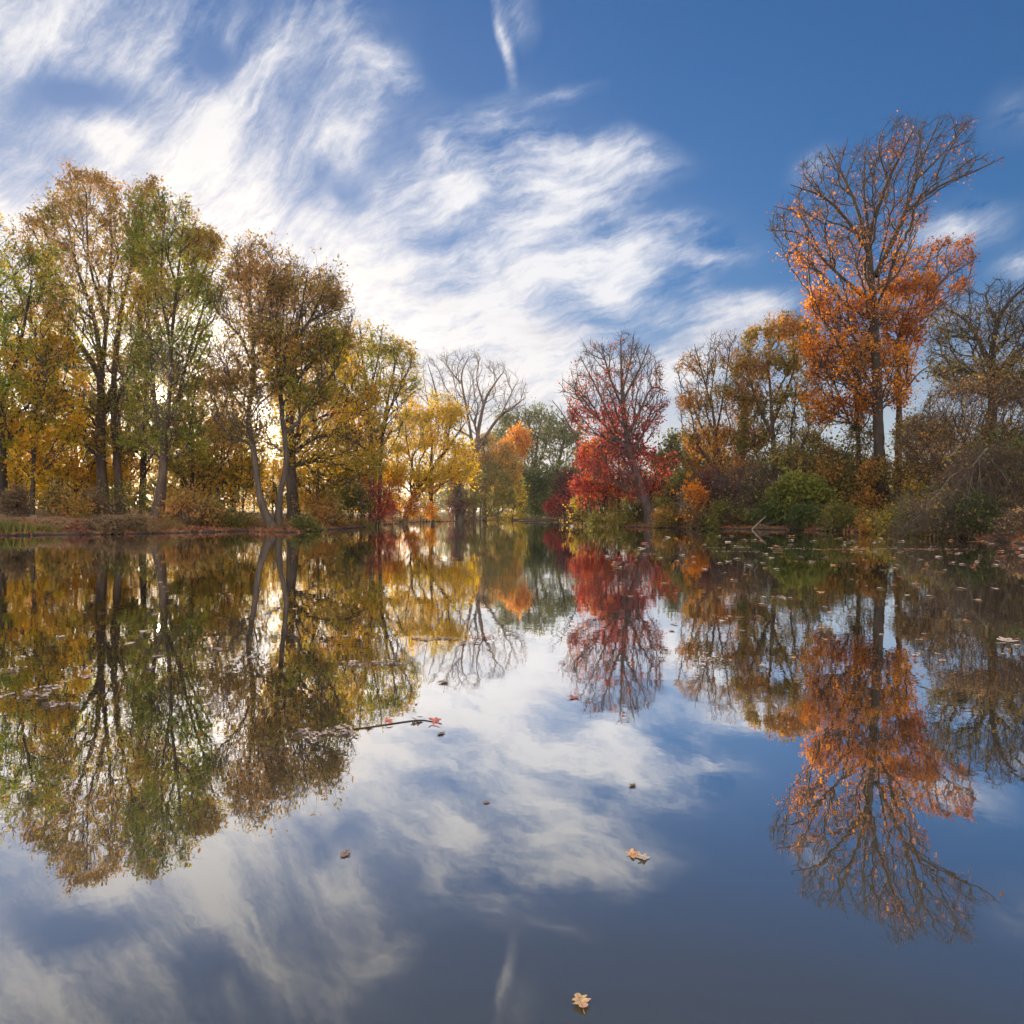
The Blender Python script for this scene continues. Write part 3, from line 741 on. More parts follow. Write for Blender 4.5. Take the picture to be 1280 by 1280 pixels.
# understory on the left, lit from behind
LB = 'golden understory saplings behind the left oaks'
LBL = 'thin golden-leaved sapling crowding the gaps behind the left bank oaks'
rgu = random.Random(5)
for k, (x, top, bw, Y, lm) in enumerate([(-40, 500, 40, 52, L_GOLD), (20, 520, 40, 55, L_GOLD), (70, 540, 36, 50, L_GOLD), (105, 520, 34, 57, L_YELGRN), (150, 545, 34, 53, L_GOLD),
        (225, 530, 34, 55, L_YELGRN), (262, 505, 36, 50, L_GOLD), (290, 540, 34, 54, L_YELGRN), (330, 545, 30, 58, L_GOLD), (395, 560, 32, 60, L_GOLD), (425, 575, 30, 57, L_YELGRN),
        (455, 560, 30, 62, L_GOLD), (490, 580, 26, 66, L_GOLD), (250, 560, 40, 62, L_YELGRN), (120, 560, 44, 64, L_YELGRN), (40, 560, 44, 63, L_GOLD), (345, 570, 36, 66, L_YELGRN),
        (-15, 578, 44, 70, L_GOLD), (62, 582, 44, 71, L_GOLD), (140, 580, 44, 70, L_YELGRN), (205, 576, 46, 69, L_GOLD), (272, 582, 44, 71, L_GOLD), (318, 578, 42, 72, L_GOLD), (375, 584, 40, 73, L_YELGRN), (225, 592, 40, 66, L_YELGRN)]):
    plant('sapling', LBL, 'tree', Y, [[(x, 640, .07), (x + rgu.uniform(-5, 5), 590, .06), (x + rgu.uniform(-9, 9), top + 25, .03)], [(x + rgu.uniform(8, 14), 640, .06), (x + rgu.uniform(2, 16), 580, .04)]],
          [(x - bw, top + 40), (x - bw * .5, top + 5), (x + bw * .3, top), (x + bw, top + 45), (x + bw * .9, 610), (x + bw * .3, 634), (x - bw * .6, 630)],
          n=300, leaves=3300, leaf=.18, lmat=lm, bmat=BK_DARK, group=LB, trunks=2, seed=300 + k, spread=.32, twigs=1.2)
# middle storey: fuller crowns filling the space under the tall oaks
for k, (x, top, bw, Y, lm, nl, lab) in enumerate([
        (18, 425, 62, 50, [L_OAK, L_GOLD, lambda px, py: np.clip((py - 440) / 120, .05, .9)], 13000, 'mid-height oak with orange-gold lower leaves behind the slim sapling at left'),
        (92, 440, 46, 53, [L_OAK, L_GOLD, lambda px, py: np.clip((py - 450) / 120, .1, .9)], 9500, 'mid-height oak left of the twin trunks with yellowing leaves'),
        (238, 450, 44, 49, [L_BROWN, L_YELGRN, lambda px, py: np.clip((py - 460) / 110, .05, .9)], 9500, 'mid-height brown and lime oak just right of the low sun'),
        (292, 500, 40, 53, [L_BROWN, L_YELGRN, lambda px, py: np.clip((py - 500) / 80, .1, .9)], 8000, 'mid-height lime-yellow tree left of the curved grey trunk'),
        (395, 465, 50, 56, [L_YELGRN, L_GOLD, lambda px, py: .4 + 0 * px], 10500, 'mid-height yellow-green tree behind the arching side boughs'),
        (440, 500, 40, 60, [L_GOLD, L_ORANGE, lambda px, py: .3 + 0 * px], 8000, 'mid-height gold and orange tree behind the many-stemmed oak'),
        (150, 470, 36, 56, [L_OAK, L_GOLD, lambda px, py: np.clip((py - 480) / 100, .1, .9)], 6500, 'mid-height olive-gold tree seen between the twin trunks and the sun')]):
    plant('oak_tree', lab, 'tree', Y, [[(x, 640, .15), (x + 3, 570, .12), (x - 3, 500, .08), (x + 4, top + 20, .03)], [(x, 560, .07), (x + bw * .5, 510, .045), (x + bw * .8, top + 60, .02)], [(x, 550, .07), (x - bw * .5, 500, .045), (x - bw * .8, top + 55, .02)]],
          [(x - bw, top + 60), (x - bw * .7, top + 18), (x - bw * .1, top), (x + bw * .6, top + 14), (x + bw, top + 60), (x + bw * 1.05, 575), (x + bw * .6, 610), (x - bw * .7, 610), (x - bw * 1.05, 570)],
          n=750, leaves=int(nl * .72), leaf=.185, lmat=lm, bmat=BK_DARK, seed=330 + k, spread=.22)
# low brush along the left bank
for k, (x, y0, y1, bw, Y, lm, nm, lab) in enumerate([
        (75, 614, 655, 34, 38.5, L_RUSSET, 'shrub', 'russet leafy shrub low on the bank below the slim sapling'),
        (110, 616, 650, 30, 40, L_DRY, 'shrub', 'brown leafy shrub at the foot of the twin-trunked oak'),
        (28, 618, 655, 24, 37, L_DRY, 'shrub', 'dark brown shrub near the left edge of the bank'),
        (165, 612, 648, 28, 41, L_OLIVE, 'shrub', 'dull olive shrub between the twin-trunked oak and the sunlit oak'),
        (240, 618, 655, 32, 38.5, L_RUSSET, 'shrub', 'russet-brown shrub just right of the sunlit oak trunk'),
        (290, 616, 655, 34, 40, L_OLIVE, 'shrub', 'wide olive-brown twiggy shrub left of the curved grey trunk'),
        (410, 622, 650, 26, 45, L_RUSSET, 'shrub', 'low russet shrub right of the stout straight oak'),
        (470, 606, 645, 22, 53, L_RED, 'shrub', 'small pinkish red shrub under the many-stemmed oak'),
        (525, 615, 645, 20, 62, L_ORANGE, 'shrub', 'small orange shrub beneath the leaning yellow tree'),
        (440, 610, 648, 24, 49, L_OLIVE, 'shrub', 'olive shrub left of the pinkish red shrub')]):
    plant(nm, lab, 'shrub', Y, [[(x, y1, .035), (x - 6, (y0 + y1) / 2, .02)], [(x + 5, y1, .03), (x + 10, (y0 + y1) / 2, .02)], [(x - 8, y1, .03), (x - 16, (y0 + y1) / 2, .015)]],
          [(x - bw, y0 + 22), (x - bw * .4, y0 + 2), (x + bw * .3, y0), (x + bw, y0 + 20), (x + bw * .9, y1), (x - bw * .9, y1)],
          n=260, leaves=2600, leaf=.13, lmat=lm, bmat=BK_DARK, trunks=3, seed=400 + k, spread=.22, r0=.009, twig=.6, rag=.32, gaps=.5)

# ================================================================ FAR CENTRE
plant('broadleaf_tree', 'dark green round-topped tree at the far end of the pond', 'tree', 108,
      [[(668, 644, .4), (668, 590, .3), (672, 550, .15)], [(692, 644, .35), (696, 590, .25), (706, 550, .1)], [(650, 644, .3), (645, 590, .2), (640, 560, .1)]],
      [(606, 560), (618, 532), (642, 515), (675, 511), (700, 524), (726, 548), (738, 590), (728, 625), (618, 630)],
      n=1300, leaves=17000, leaf=.36, lmat=L_FARGREEN, bmat=BK_DARK, seed=31, trunks=3, r0=.03, spread=.6, twig=1.2, thick=.7,
      leafw=lambda px, py: 1.1 - .9 * blob(px, py, 705, 572, 28, 16))
plant('maple_tree', 'small bright orange crown poking out before the dark green far tree', 'tree', 98,
      [[(640, 645, .2), (642, 600, .15), (645, 560, .08)]], [[(628, 556), (633, 543), (648, 534), (660, 543), (662, 556), (648, 568), (634, 566)], [(628, 566), (655, 566), (650, 600), (634, 600)]],
      n=420, leaves=4200, leaf=.3, lmat=L_ORANGE, bmat=BK_DARK, seed=32, r0=.02, spread=.4, leafw=lambda px, py: np.where(py < 570, 1.0, .1))
plant('willow_tree', 'brownish orange willow crown right behind the yellow tree', 'tree', 89,
      [[(606, 645, .25), (606, 600, .2), (608, 570, .1)]], [(582, 575), (592, 555), (612, 545), (630, 552), (644, 570), (646, 600), (600, 615), (582, 600)],
      n=600, leaves=7000, leaf=.26, lmat=L_RUSSET, bmat=BK_DARK, seed=33, r0=.02, spread=.4)
plant('willow_shrub', 'grey-olive bushy willow at the left of the far inlet', 'shrub', 84,
      [[(580, 648, .12), (578, 610, .08), (575, 585, .04)], [(600, 648, .12), (604, 610, .08), (612, 585, .04)], [(568, 648, .1), (560, 615, .05)]],
      [(556, 610), (568, 585), (590, 575), (615, 572), (636, 590), (642, 620), (636, 648), (556, 648)],
      n=700, leaves=9000, leaf=.2, lmat=L_OLIVE, bmat=BK_PURP, trunks=3, seed=34, r0=.015, spread=.35)
plant('willow_shrub', 'yellow-olive bush hanging over the far shore in the middle', 'shrub', 92.5,
      [[(622, 648, .1), (624, 620, .06)], [(640, 648, .1), (644, 622, .06)]], [(606, 625), (618, 600), (636, 592), (652, 600), (660, 630), (654, 648), (610, 648)],
      n=420, leaves=5500, leaf=.22, lmat=L_YELGRN, bmat=BK_DARK, trunks=2, seed=35, r0=.015, spread=.35)
plant('shrub', 'dark green bush under the round-topped far tree', 'shrub', 94,
      [[(670, 646, .12), (668, 620, .07)], [(690, 646, .12), (694, 620, .07)]], [(648, 630), (656, 598), (676, 588), (700, 596), (708, 625), (702, 647), (652, 647)],
      n=450, leaves=6500, leaf=.25, lmat=L_DKGREEN, bmat=BK_DARK, trunks=2, seed=36, r0=.015, spread=.4)
plant('ivy_stump', 'dark ivy-wrapped trunk standing at the water behind the yellow tree', 'tree', 82,
      [[(574, 650, .45), (573, 620, .4), (572, 598, .34)]], [(562, 605), (572, 590), (584, 602), (584, 648), (562, 648)], n=200, leaves=2500, leaf=.16, lmat=L_PURPLE, bmat=BK_DARK, seed=37, spread=.2)
for k, (x, top, bw, Y, lm, lab) in enumerate([
        (845, 545, 34, 72, L_OLIVE, 'grey-green round tree far behind between the red tree and the russet tree'),
        (880, 560, 34, 66, L_OLIVE, 'olive tree in the background behind the purple shrub'),
        (740, 560, 30, 92, L_OLIVE, 'dim olive tree far behind the left side of the red tree'),
        (920, 560, 40, 70, L_DKGREEN, 'dark green tree in the background behind the grey twig thicket'),
        (1010, 545, 44, 64, L_OLIVE, 'olive background tree seen left of the tall orange tree trunk'),
        (1060, 560, 40, 58, L_DKGREEN, 'dark green background tree directly behind the tall orange tree trunk'),
        (1160, 585, 40, 62, L_YELGRN, 'yellow-green sunlit tree far back right of the tall trunk'),
        (1230, 560, 50, 58, L_OLIVE, 'olive background tree behind the brown twiggy crown'),
        (1310, 540, 60, 50, L_DKGREEN, 'dark green background tree at the right edge')]):
    plant('background_tree', lab, 'tree', Y, [[(x, 640, .16), (x + 3, 600, .12), (x - 2, top + 25, .05)], [(x + 8, 640, .12), (x + 14, 590, .06)]],
          [(x - bw, top + 38), (x - bw * .6, top + 10), (x - bw * .1, top), (x + bw * .5, top + 8), (x + bw, top + 42), (x + bw * .95, 640), (x - bw * .95, 640)],
          n=520, leaves=8000, leaf=.24, lmat=lm, bmat=BK_DARK, trunks=2, seed=500 + k, spread=.38, r0=.016, twig=.8)

# ================================================================ RED TREE AND ITS NEIGHBOURS
plant('red_tree', 'red-leaved tree with a leaning dark trunk and a bare twiggy top', 'tree', 50,
      [[(815, 660, .42), (809, 632, .32), (797, 595, .26), (787, 562, .22), (780, 520, .17), (777, 470, .1), (776, 425, .03)],
       [(790, 576, .14), (766, 542, .11), (745, 520, .08), (722, 490, .05), (703, 474, .02)], [(784, 545, .12), (802, 510, .09), (815, 485, .06), (836, 490, .02)],
       [(780, 515, .1), (762, 470, .07), (752, 432, .03)], [(779, 500, .1), (800, 460, .06), (812, 430, .03)], [(778, 490, .08), (788, 450, .05), (792, 418, .02)], [(770, 540, .08), (748, 490, .06), (725, 445, .03)]],
      [[(700, 490), (714, 455), (730, 432), (760, 424), (790, 419), (815, 440), (828, 475), (836, 505), (815, 545), (740, 545), (712, 520)],
       [(735, 545), (800, 540), (815, 600), (790, 630), (740, 600)]],
      n=1700, leaves=6800, leaf=.145, lmat=[L_RED, L_RUST, lambda px, py: np.clip(.2 + (500 - py) / 110, .2, .8)], bmat=BK_PURP, seed=41, twigs=2.6, twig=.6, r0=.014, thick=.75,
      leafw=lambda px, py: np.clip((py - 440) / 90, .05, 1.4) + .5 * blob(px, py, 720, 520, 20, 40))
plant('red_maple', 'bright crimson bushy maple at the water under the leaning dark trunk', 'tree', 53.6,
      [[(752, 655, .14), (756, 610, .1), (758, 560, .05)], [(772, 655, .12), (774, 600, .08), (772, 550, .04)], [(800, 655, .1), (815, 610, .07), (828, 585, .03)], [(742, 652, .1), (732, 610, .06), (728, 590, .03)]],
      [[(712, 598), (718, 578), (738, 552), (765, 512), (795, 530), (806, 560), (800, 640), (742, 645), (716, 615)], [(800, 575), (822, 562), (848, 575), (846, 595), (826, 630), (800, 640)]],
      n=1100, leaves=13500, leaf=.17, lmat=[L_RED, L_ORANGE, lambda px, py: .08 + .6 * blob(px, py, 770, 600, 22, 14) + .4 * blob(px, py, 742, 560, 12, 22)], bmat=BK_DARK, seed=42, trunks=4, spread=.26,
      leafw=lambda px, py: .35 + 1.1 * blob(px, py, 748, 590, 32, 40) + blob(px, py, 770, 540, 22, 26) + .9 * blob(px, py, 836, 584, 16, 16))
plant('dead_snag', 'pale dead twigs sticking out left of the red tree crown', 'snag', 58,
      [[(735, 648, .08), (722, 560, .07), (706, 522, .05), (690, 500, .025)], [(714, 540, .04), (700, 522, .03), (688, 512, .012)]], [(684, 498), (700, 500), (715, 530), (708, 540)], n=24, leaves=0, bmat=BK_PURP, seed=43, twigs=1.0, twig=.4, thick=.3)
plant('shrub', 'dark wine-red shrub left of the crimson maple', 'shrub', 73, [[(706, 652, .05), (706, 620, .03)], [(698, 652, .05), (695, 625, .03)]],
      [(690, 620), (697, 595), (712, 588), (724, 600), (726, 640), (692, 645)], n=300, leaves=4200, leaf=.17, lmat=L_PURPLE, bmat=BK_DARK, trunks=2, seed=44, spread=.25)
plant('shrub', 'low crimson spray over the water at the inlet mouth', 'shrub', 70, [[(712, 652, .04), (700, 636, .025), (686, 632, .012)]],
      [(680, 634), (690, 624), (712, 622), (722, 632), (712, 640), (686, 640)], n=150, leaves=1500, leaf=.16, lmat=L_RED, bmat=BK_DARK, seed=45, spread=.2)
plant('shrub', 'small yellow-green shrub at the waterline below the crimson maple', 'shrub', 57.5, [[(728, 655, .04), (728, 630, .025)], [(738, 655, .04), (742, 632, .025)]],
      [(708, 640), (722, 612), (734, 608), (746, 620), (750, 650), (710, 652)], n=240, leaves=2600, leaf=.16, lmat=L_YELGRN, bmat=BK_DARK, trunks=2, seed=46, spread=.22)
plant('shrub', 'dull brown-green undergrowth round the foot of the leaning dark trunk', 'shrub', 50.6, [[(770, 660, .04), (768, 640, .025)], [(800, 660, .04), (806, 640, .025)], [(830, 660, .04), (836, 640, .025)]],
      [(735, 650), (755, 632), (800, 625), (845, 628), (862, 650), (850, 660), (738, 660)], n=350, leaves=4200, leaf=.15, lmat=L_OLIVE, bmat=BK_DARK, trunks=3, seed=47, spread=.22)
plant('sapling', 'little orange sapling at the waterline in front of the purple shrub', 'sapling', 44.8, [[(872, 662, .05), (868, 640, .035), (862, 618, .02)]],
      [(845, 632), (852, 614), (866, 606), (878, 615), (886, 634), (870, 646), (850, 645)], n=180, leaves=1300, leaf=.16, lmat=L_ORANGE, bmat=BK_PALE, seed=48, spread=.15)
plant('shrub', 'dark purple shrub right of the orange sapling', 'shrub', 47, [[(885, 660, .05), (880, 620, .03)], [(900, 660, .05), (902, 620, .03)], [(868, 660, .05), (862, 625, .03)]],
      [(848, 615), (866, 594), (890, 588), (914, 602), (922, 640), (910, 658), (860, 655)], n=450, leaves=5500, leaf=.15, lmat=L_PURPLE, bmat=BK_PURP, trunks=3, seed=49, spread=.22)
plant('shrub', 'green leafy shrub left of the orange sapling under the red branches', 'shrub', 47.5, [[(846, 660, .05), (844, 630, .03)], [(856, 660, .04), (860, 632, .03)]],
      [(826, 630), (838, 600), (852, 590), (866, 612), (868, 655), (830, 655)], n=260, leaves=3200, leaf=.16, lmat=L_OLIVE, bmat=BK_DARK, trunks=2, seed=50, spread=.22)

# ================================================================ RIGHT BANK
plant('russet_tree', 'rusty tree with a bare purple-grey left shoulder beside the red tree', 'tree', 55,
      [[(908, 648, .26), (903, 600, .2), (895, 545, .13), (888, 490, .06)], [(920, 648, .2), (926, 580, .14), (930, 510, .07)],
       [(900, 580, .12), (875, 530, .09), (858, 480, .04)], [(895, 545, .1), (905, 490, .06), (912, 440, .03)], [(890, 510, .08), (876, 460, .05), (868, 430, .02)]],
      [(843, 475), (856, 442), (885, 424), (920, 418), (942, 440), (948, 520), (935, 595), (870, 600), (850, 530)],
      n=1800, leaves=15500, leaf=.16, lmat=[L_RUSSET, L_RUST, lambda px, py: .3 * blob(px, py, 850, 480, 25, 40)], bmat=BK_PURP, seed=51, trunks=2, twigs=2.6, thick=.75,
      leafw=lambda px, py: np.clip((py - 425) / 110, .08, 1.2))
plant('oak_tree', 'olive and orange oak left of the tall orange tree', 'tree', 53,
      [[(970, 645, .26), (968, 585, .2), (965, 520, .13), (960, 450, .05)], [(984, 645, .2), (990, 590, .15), (1010, 540, .08)],
       [(967, 550, .12), (945, 500, .08), (930, 450, .03)], [(966, 530, .1), (990, 470, .07), (1005, 415, .03)], [(986, 600, .1), (1012, 560, .07), (1035, 530, .03)]],
      [(914, 470), (932, 420), (958, 400), (985, 392), (1008, 396), (1030, 425), (1036, 500), (1022, 585), (940, 600), (920, 540)],
      n=1700, leaves=20000, leaf=.17, lmat=[L_RUSSET, L_OLIVE, lambda px, py: np.clip((py - 440) / 120, .05, .75)], bmat=BK_PURP, seed=52, trunks=2, thick=.75,
      leafw=lambda px, py: 1 + .6 * blob(px, py, 985, 425, 40, 30) - .6 * blob(px, py, 1000, 560, 50, 30))
plant('oak_tree', 'tall orange-brown oak with a bare branching top above everything on the right', 'tree', 45,
      [[(1104, 634, .52), (1101, 600, .36), (1098, 540, .32), (1096, 470, .29), (1093, 400, .26), (1088, 345, .22), (1085, 303, .18)],
       [(1085, 305, .15), (1091, 280, .13), (1109, 228, .1), (1126, 194, .07), (1143, 160, .03)], [(1094, 345, .17), (1119, 295, .14), (1136, 253, .11), (1152, 202, .07), (1175, 148, .03)],
       [(1133, 264, .1), (1170, 235, .08), (1216, 215, .055), (1256, 196, .02)], [(1086, 308, .13), (1067, 250, .1), (1047, 208, .07), (1032, 180, .025)],
       [(1086, 315, .13), (1056, 272, .1), (1028, 246, .065), (988, 231, .02)], [(1091, 380, .15), (1058, 352, .11), (1029, 324, .08), (1001, 293, .05), (957, 287, .02)],
       [(1092, 400, .12), (1056, 378, .09), (1021, 341, .06), (999, 318, .04), (972, 319, .015)], [(1095, 440, .12), (1072, 430, .1), (1040, 435, .07), (1005, 436, .03)],
       [(1087, 300, .1), (1080, 240, .07), (1083, 172, .025)], [(1145, 225, .06), (1180, 190, .045), (1214, 142, .02)], [(1110, 226, .07), (1098, 185, .045), (1105, 160, .02)],
       [(1065, 245, .06), (1048, 225, .04), (1060, 172, .02)], [(1030, 325, .06), (1000, 270, .04), (968, 258, .015)], [(1028, 246, .05), (1010, 225, .03), (1004, 215, .015)],
       [(1090, 365, .1), (1120, 345, .06), (1140, 300, .03)], [(1152, 205, .05), (1150, 170, .035), (1160, 145, .015)]],
      [[(962, 288), (968, 262), (1003, 234), (1018, 192), (1058, 178), (1085, 180), (1104, 160), (1140, 146), (1180, 136), (1212, 142), (1218, 188), (1248, 200), (1212, 220), (1160, 250), (1148, 285),
       (1152, 308), (1120, 350), (1112, 400), (1020, 400), (1000, 350)], [(1020, 390), (1112, 390), (1135, 440), (1130, 520), (1075, 520), (1040, 480), (1005, 445), (1002, 420)]],
      n=2700, leaves=15500, leaf=.145, lmat=[L_ORANGE, L_RUST, lambda px, py: np.clip(.3 + (330 - py) / 80, .3, .97)], bmat=BK_DARK, seed=53, twigs=2.6, twig=.6, r0=.014, thick=.8, spread=.22,
      leafw=lambda px, py: np.clip((py - 225) / 150, .05, 1.3) * np.where(px < 985, .35, 1) + .12 * blob(px, py, 1115, 190, 30, 30), up=.45, clump=5)
plant('oak_tree', 'smaller rust-orange oak close right of the tall orange tree', 'tree', 47.5,
      [[(1121, 640, .26), (1123, 560, .22), (1124, 490, .18), (1122, 440, .14), (1130, 390, .06)], [(1122, 450, .11), (1146, 395, .08), (1180, 350, .05), (1222, 322, .02)],
       [(1124, 500, .08), (1145, 470, .06), (1165, 455, .02)], [(1128, 410, .08), (1150, 350, .05), (1165, 315, .02)], [(1146, 395, .05), (1180, 380, .04), (1212, 350, .015)]],
      [(1100, 400), (1110, 345), (1145, 315), (1190, 299), (1222, 318), (1216, 345), (1172, 392), (1150, 440), (1140, 485), (1108, 475)],
      n=1000, leaves=8200, leaf=.17, lmat=L_RUST, bmat=BK_PURP, seed=54, thick=.8, leafw=lambda px, py: .35 + blob(px, py, 1130, 380, 40, 70))
plant('oak_tree', 'vivid orange low crown on a thin trunk left of the tall orange tree', 'tree', 46.3,
      [[(1074, 640, .17), (1073, 560, .14), (1070, 490, .1), (1064, 435, .04)], [(1071, 510, .06), (1045, 500, .04), (1022, 505, .02)], [(1070, 490, .06), (1045, 460, .04), (1030, 440, .02)]],
      [(1004, 500), (1008, 445), (1030, 405), (1060, 395), (1092, 430), (1096, 505), (1080, 530), (1050, 528), (1018, 525)], n=800, leaves=6500, leaf=.155, lmat=[L_ORANGE, L_RUST, lambda px, py: .35 + 0 * px], bmat=BK_DARK, seed=55, spread=.22, rag=.2, gaps=.45,
      leafw=lambda px, py: .4 + 1.0 * blob(px, py, 1040, 490, 40, 34))
plant('bare_tree', 'dark spreading nearly leafless tree at the right edge', 'tree', 36,
      [[(1236, 640, .32), (1238, 560, .26), (1241, 490, .22), (1238, 455, .2)], [(1238, 458, .15), (1222, 424, .11), (1205, 398, .08), (1178, 385, .03)], [(1238, 458, .16), (1246, 405, .12), (1266, 372, .08), (1292, 352, .03)],
       [(1241, 470, .14), (1272, 440, .1), (1312, 402, .05)], [(1222, 424, .08), (1190, 420, .05), (1165, 425, .02)], [(1246, 405, .08), (1232, 370, .05), (1245, 350, .02)], [(1240, 480, .1), (1200, 462, .06), (1165, 470, .02)],
       [(1268, 442, .07), (1290, 460, .05), (1330, 450, .02)]],
      [(1158, 425), (1178, 382), (1210, 360), (1250, 347), (1300, 345), (1360, 380), (1360, 480), (1290, 500), (1200, 490), (1165, 470)],
      n=2000, leaves=10500, leaf=.11, lmat=[L_DRY, L_OLIVE, lambda px, py: .35 + 0 * px], bmat=BK_DARK, seed=56, twigs=2.8, twig=.55, r0=.011, up=.4, thick=.8, leafw=lambda px, py: np.clip((py - 380) / 60, .06, 1.2))
plant('thorn_shrub', 'large brown twiggy thorn bush mound under the dark bare tree', 'shrub', 33,
      [[(1225, 650, .1), (1215, 580, .07), (1190, 520, .03)], [(1240, 650, .1), (1250, 580, .07), (1255, 510, .03)], [(1260, 650, .1), (1285, 580, .06), (1310, 520, .03)], [(1210, 650, .08), (1180, 590, .05), (1150, 550, .02)]],
      [(1120, 565), (1148, 512), (1190, 480), (1240, 466), (1300, 470), (1340, 520), (1330, 600), (1250, 610), (1180, 600)],
      n=2600, leaves=13000, leaf=.1, lmat=[L_DRY, L_RUSSET, lambda px, py: .3 + 0 * px], bmat=BK_WARM, trunks=4, seed=57, twigs=3.4, twig=.6, r0=.009, droop=.8, up=.3, thick=.7, spread=.2)
plant('evergreen_shrub', 'dark green evergreen bush at the far right behind the fallen branches', 'shrub', 31,
      [[(1270, 672, .08), (1268, 620, .05)], [(1290, 672, .08), (1295, 620, .05)], [(1240, 668, .07), (1235, 620, .04)]],
      [(1190, 610), (1208, 562), (1235, 548), (1280, 550), (1320, 555), (1330, 660), (1200, 664)], n=700, leaves=8500, leaf=.13, lmat=[L_DKGREEN, L_DRY, lambda px, py: np.clip((1270 - px) / 90, .1, .7)], bmat=BK_WARM, trunks=3, seed=58, spread=.22, r0=.009)
plant('fallen_branch', 'pale dead fallen limb splaying bare branches down to the water on the right', 'dead branch', 28.6,
      [[(1234, 560, 0.0310), (1216, 582, 0.0260), (1195, 612, 0.0211), (1181, 640, 0.0149), (1172, 666, 0.0074, -.8)], [(1218, 580, 0.0217), (1211, 615, 0.0174), (1203, 645, 0.0112), (1196, 672, 0.0062, -1.0)], [(1224, 572, 0.0186), (1226, 610, 0.0149), (1229, 640, 0.0099), (1240, 668, 0.0050, -.7)],
       [(1230, 566, 0.0186), (1252, 590, 0.0149), (1266, 615, 0.0099), (1272, 640, 0.0050, .4)], [(1216, 582, 0.0217), (1188, 596, 0.0174), (1165, 630, 0.0112), (1140, 652, 0.0050, -.4)], [(1197, 608, 0.0161), (1214, 632, 0.0124), (1228, 652, 0.0056, -.9)], [(1186, 630, 0.0112), (1160, 655, 0.0074), (1138, 664, 0.0037, -.5)], [(1207, 600, 0.0136), (1240, 640, 0.0093), (1256, 664, 0.0043, .5)]],
      [(1118, 660), (1150, 625), (1192, 598), (1232, 600), (1278, 645), (1280, 668), (1120, 668)], n=330, leaves=0, bmat=BK_PALE, trunks=1, seed=59, twigs=2.4, twig=.5, r0=.005, thick=.5, up=-.6, droop=1.2, ground=False, bf=.1)
plant('thorn_shrub', 'dark tangle of drooping brown twigs hanging to the water around the pale fallen limb', 'shrub', 28.9,
      [[(1240, 668, .05), (1236, 610, .035), (1225, 572, .02)], [(1265, 668, .05), (1268, 610, .035), (1262, 565, .02)], [(1215, 668, .045), (1200, 620, .03), (1180, 600, .015)], [(1170, 668, .04), (1160, 640, .02)]],
      [(1112, 662), (1140, 628), (1180, 590), (1225, 556), (1275, 556), (1310, 590), (1300, 672), (1120, 668)],
      n=1900, leaves=3800, leaf=.09, lmat=[L_DRY, L_OLIVE, lambda px, py: .5 + 0 * px], bmat=BK_WARM, trunks=4, seed=71, twigs=3.2, twig=.6, r0=.007, droop=1.4, up=.1, thick=.6, spread=.14, gaps=.35)
plant('shrub', 'spreading yellow-green low shrub beneath the fallen pale branches', 'shrub', 31.5,
      [[(1150, 668, .04), (1140, 640, .025)], [(1175, 668, .04), (1185, 635, .025)], [(1120, 666, .03), (1112, 650, .02)]],
      [(1098, 652), (1120, 632), (1152, 612), (1185, 612), (1214, 635), (1214, 668), (1105, 666)], n=700, leaves=6500, leaf=.11, lmat=[L_OLIVE, L_YELGRN, lambda px, py: .4], bmat=BK_PALE, trunks=3, seed=60, spread=.16, r0=.008, droop=.5)
plant('thorn_shrub', 'pinkish grey tangle of bare twigs at the right-hand waterline', 'shrub', 24.8,
      [[(1270, 685, .03), (1265, 660, .02)], [(1290, 685, .03), (1300, 655, .02)], [(1255, 683, .025), (1245, 670, .012)]],
      [(1232, 682), (1250, 655), (1275, 638), (1320, 632), (1330, 690), (1240, 688)], n=900, leaves=900, leaf=.08, lmat=L_DRY, bmat=BK_WARM, trunks=3, seed=61, twigs=3.5, twig=.35, r0=.006, spread=.1, up=.2, droop=.6)
plant('shrub', 'bright green fan-leaved bush over a dark hollow at the right bank', 'shrub', 43.2,
      [[(985, 658, .05), (985, 630, .03)], [(1005, 658, .05), (1012, 628, .03)], [(1025, 658, .04), (1032, 630, .02)]],
      [(952, 628), (965, 606), (1000, 598), (1032, 604), (1044, 622), (1036, 640), (1000, 644), (958, 640)], n=450, leaves=6500, leaf=.17, lmat=L_LIME, bmat=BK_DARK, trunks=3, seed=62, spread=.2, droop=.6)
plant('shrub', 'dark leafy undergrowth left of the tall oak trunk', 'shrub', 46.5,
      [[(1050, 655, .06), (1048, 610, .04)], [(1075, 655, .06), (1080, 610, .04)], [(1030, 655, .05), (1024, 620, .03)]],
      [(1008, 600), (1026, 556), (1060, 535), (1094, 550), (1098, 650), (1012, 652)], n=900, leaves=9500, leaf=.14, rag=.25, lmat=[L_OLIVE, L_RUSSET, lambda px, py: .5 + 0 * px], bmat=BK_DARK, trunks=3, seed=63, spread=.25)
plant('shrub', 'amber-leaved climber clothing the lower trunk of the tall oak', 'climber', 44.2,
      [[(1092, 650, .03), (1090, 610, .02)], [(1106, 650, .03), (1104, 600, .02)]],
      [(1062, 620), (1078, 585), (1096, 560), (1112, 580), (1112, 640), (1080, 640)], n=300, leaves=2200, leaf=.15, lmat=L_RUSSET, bmat=BK_DARK, trunks=2, seed=64, spread=.2,
      leafw=lambda px, py: .4 + blob(px, py, 1085, 615, 16, 30))
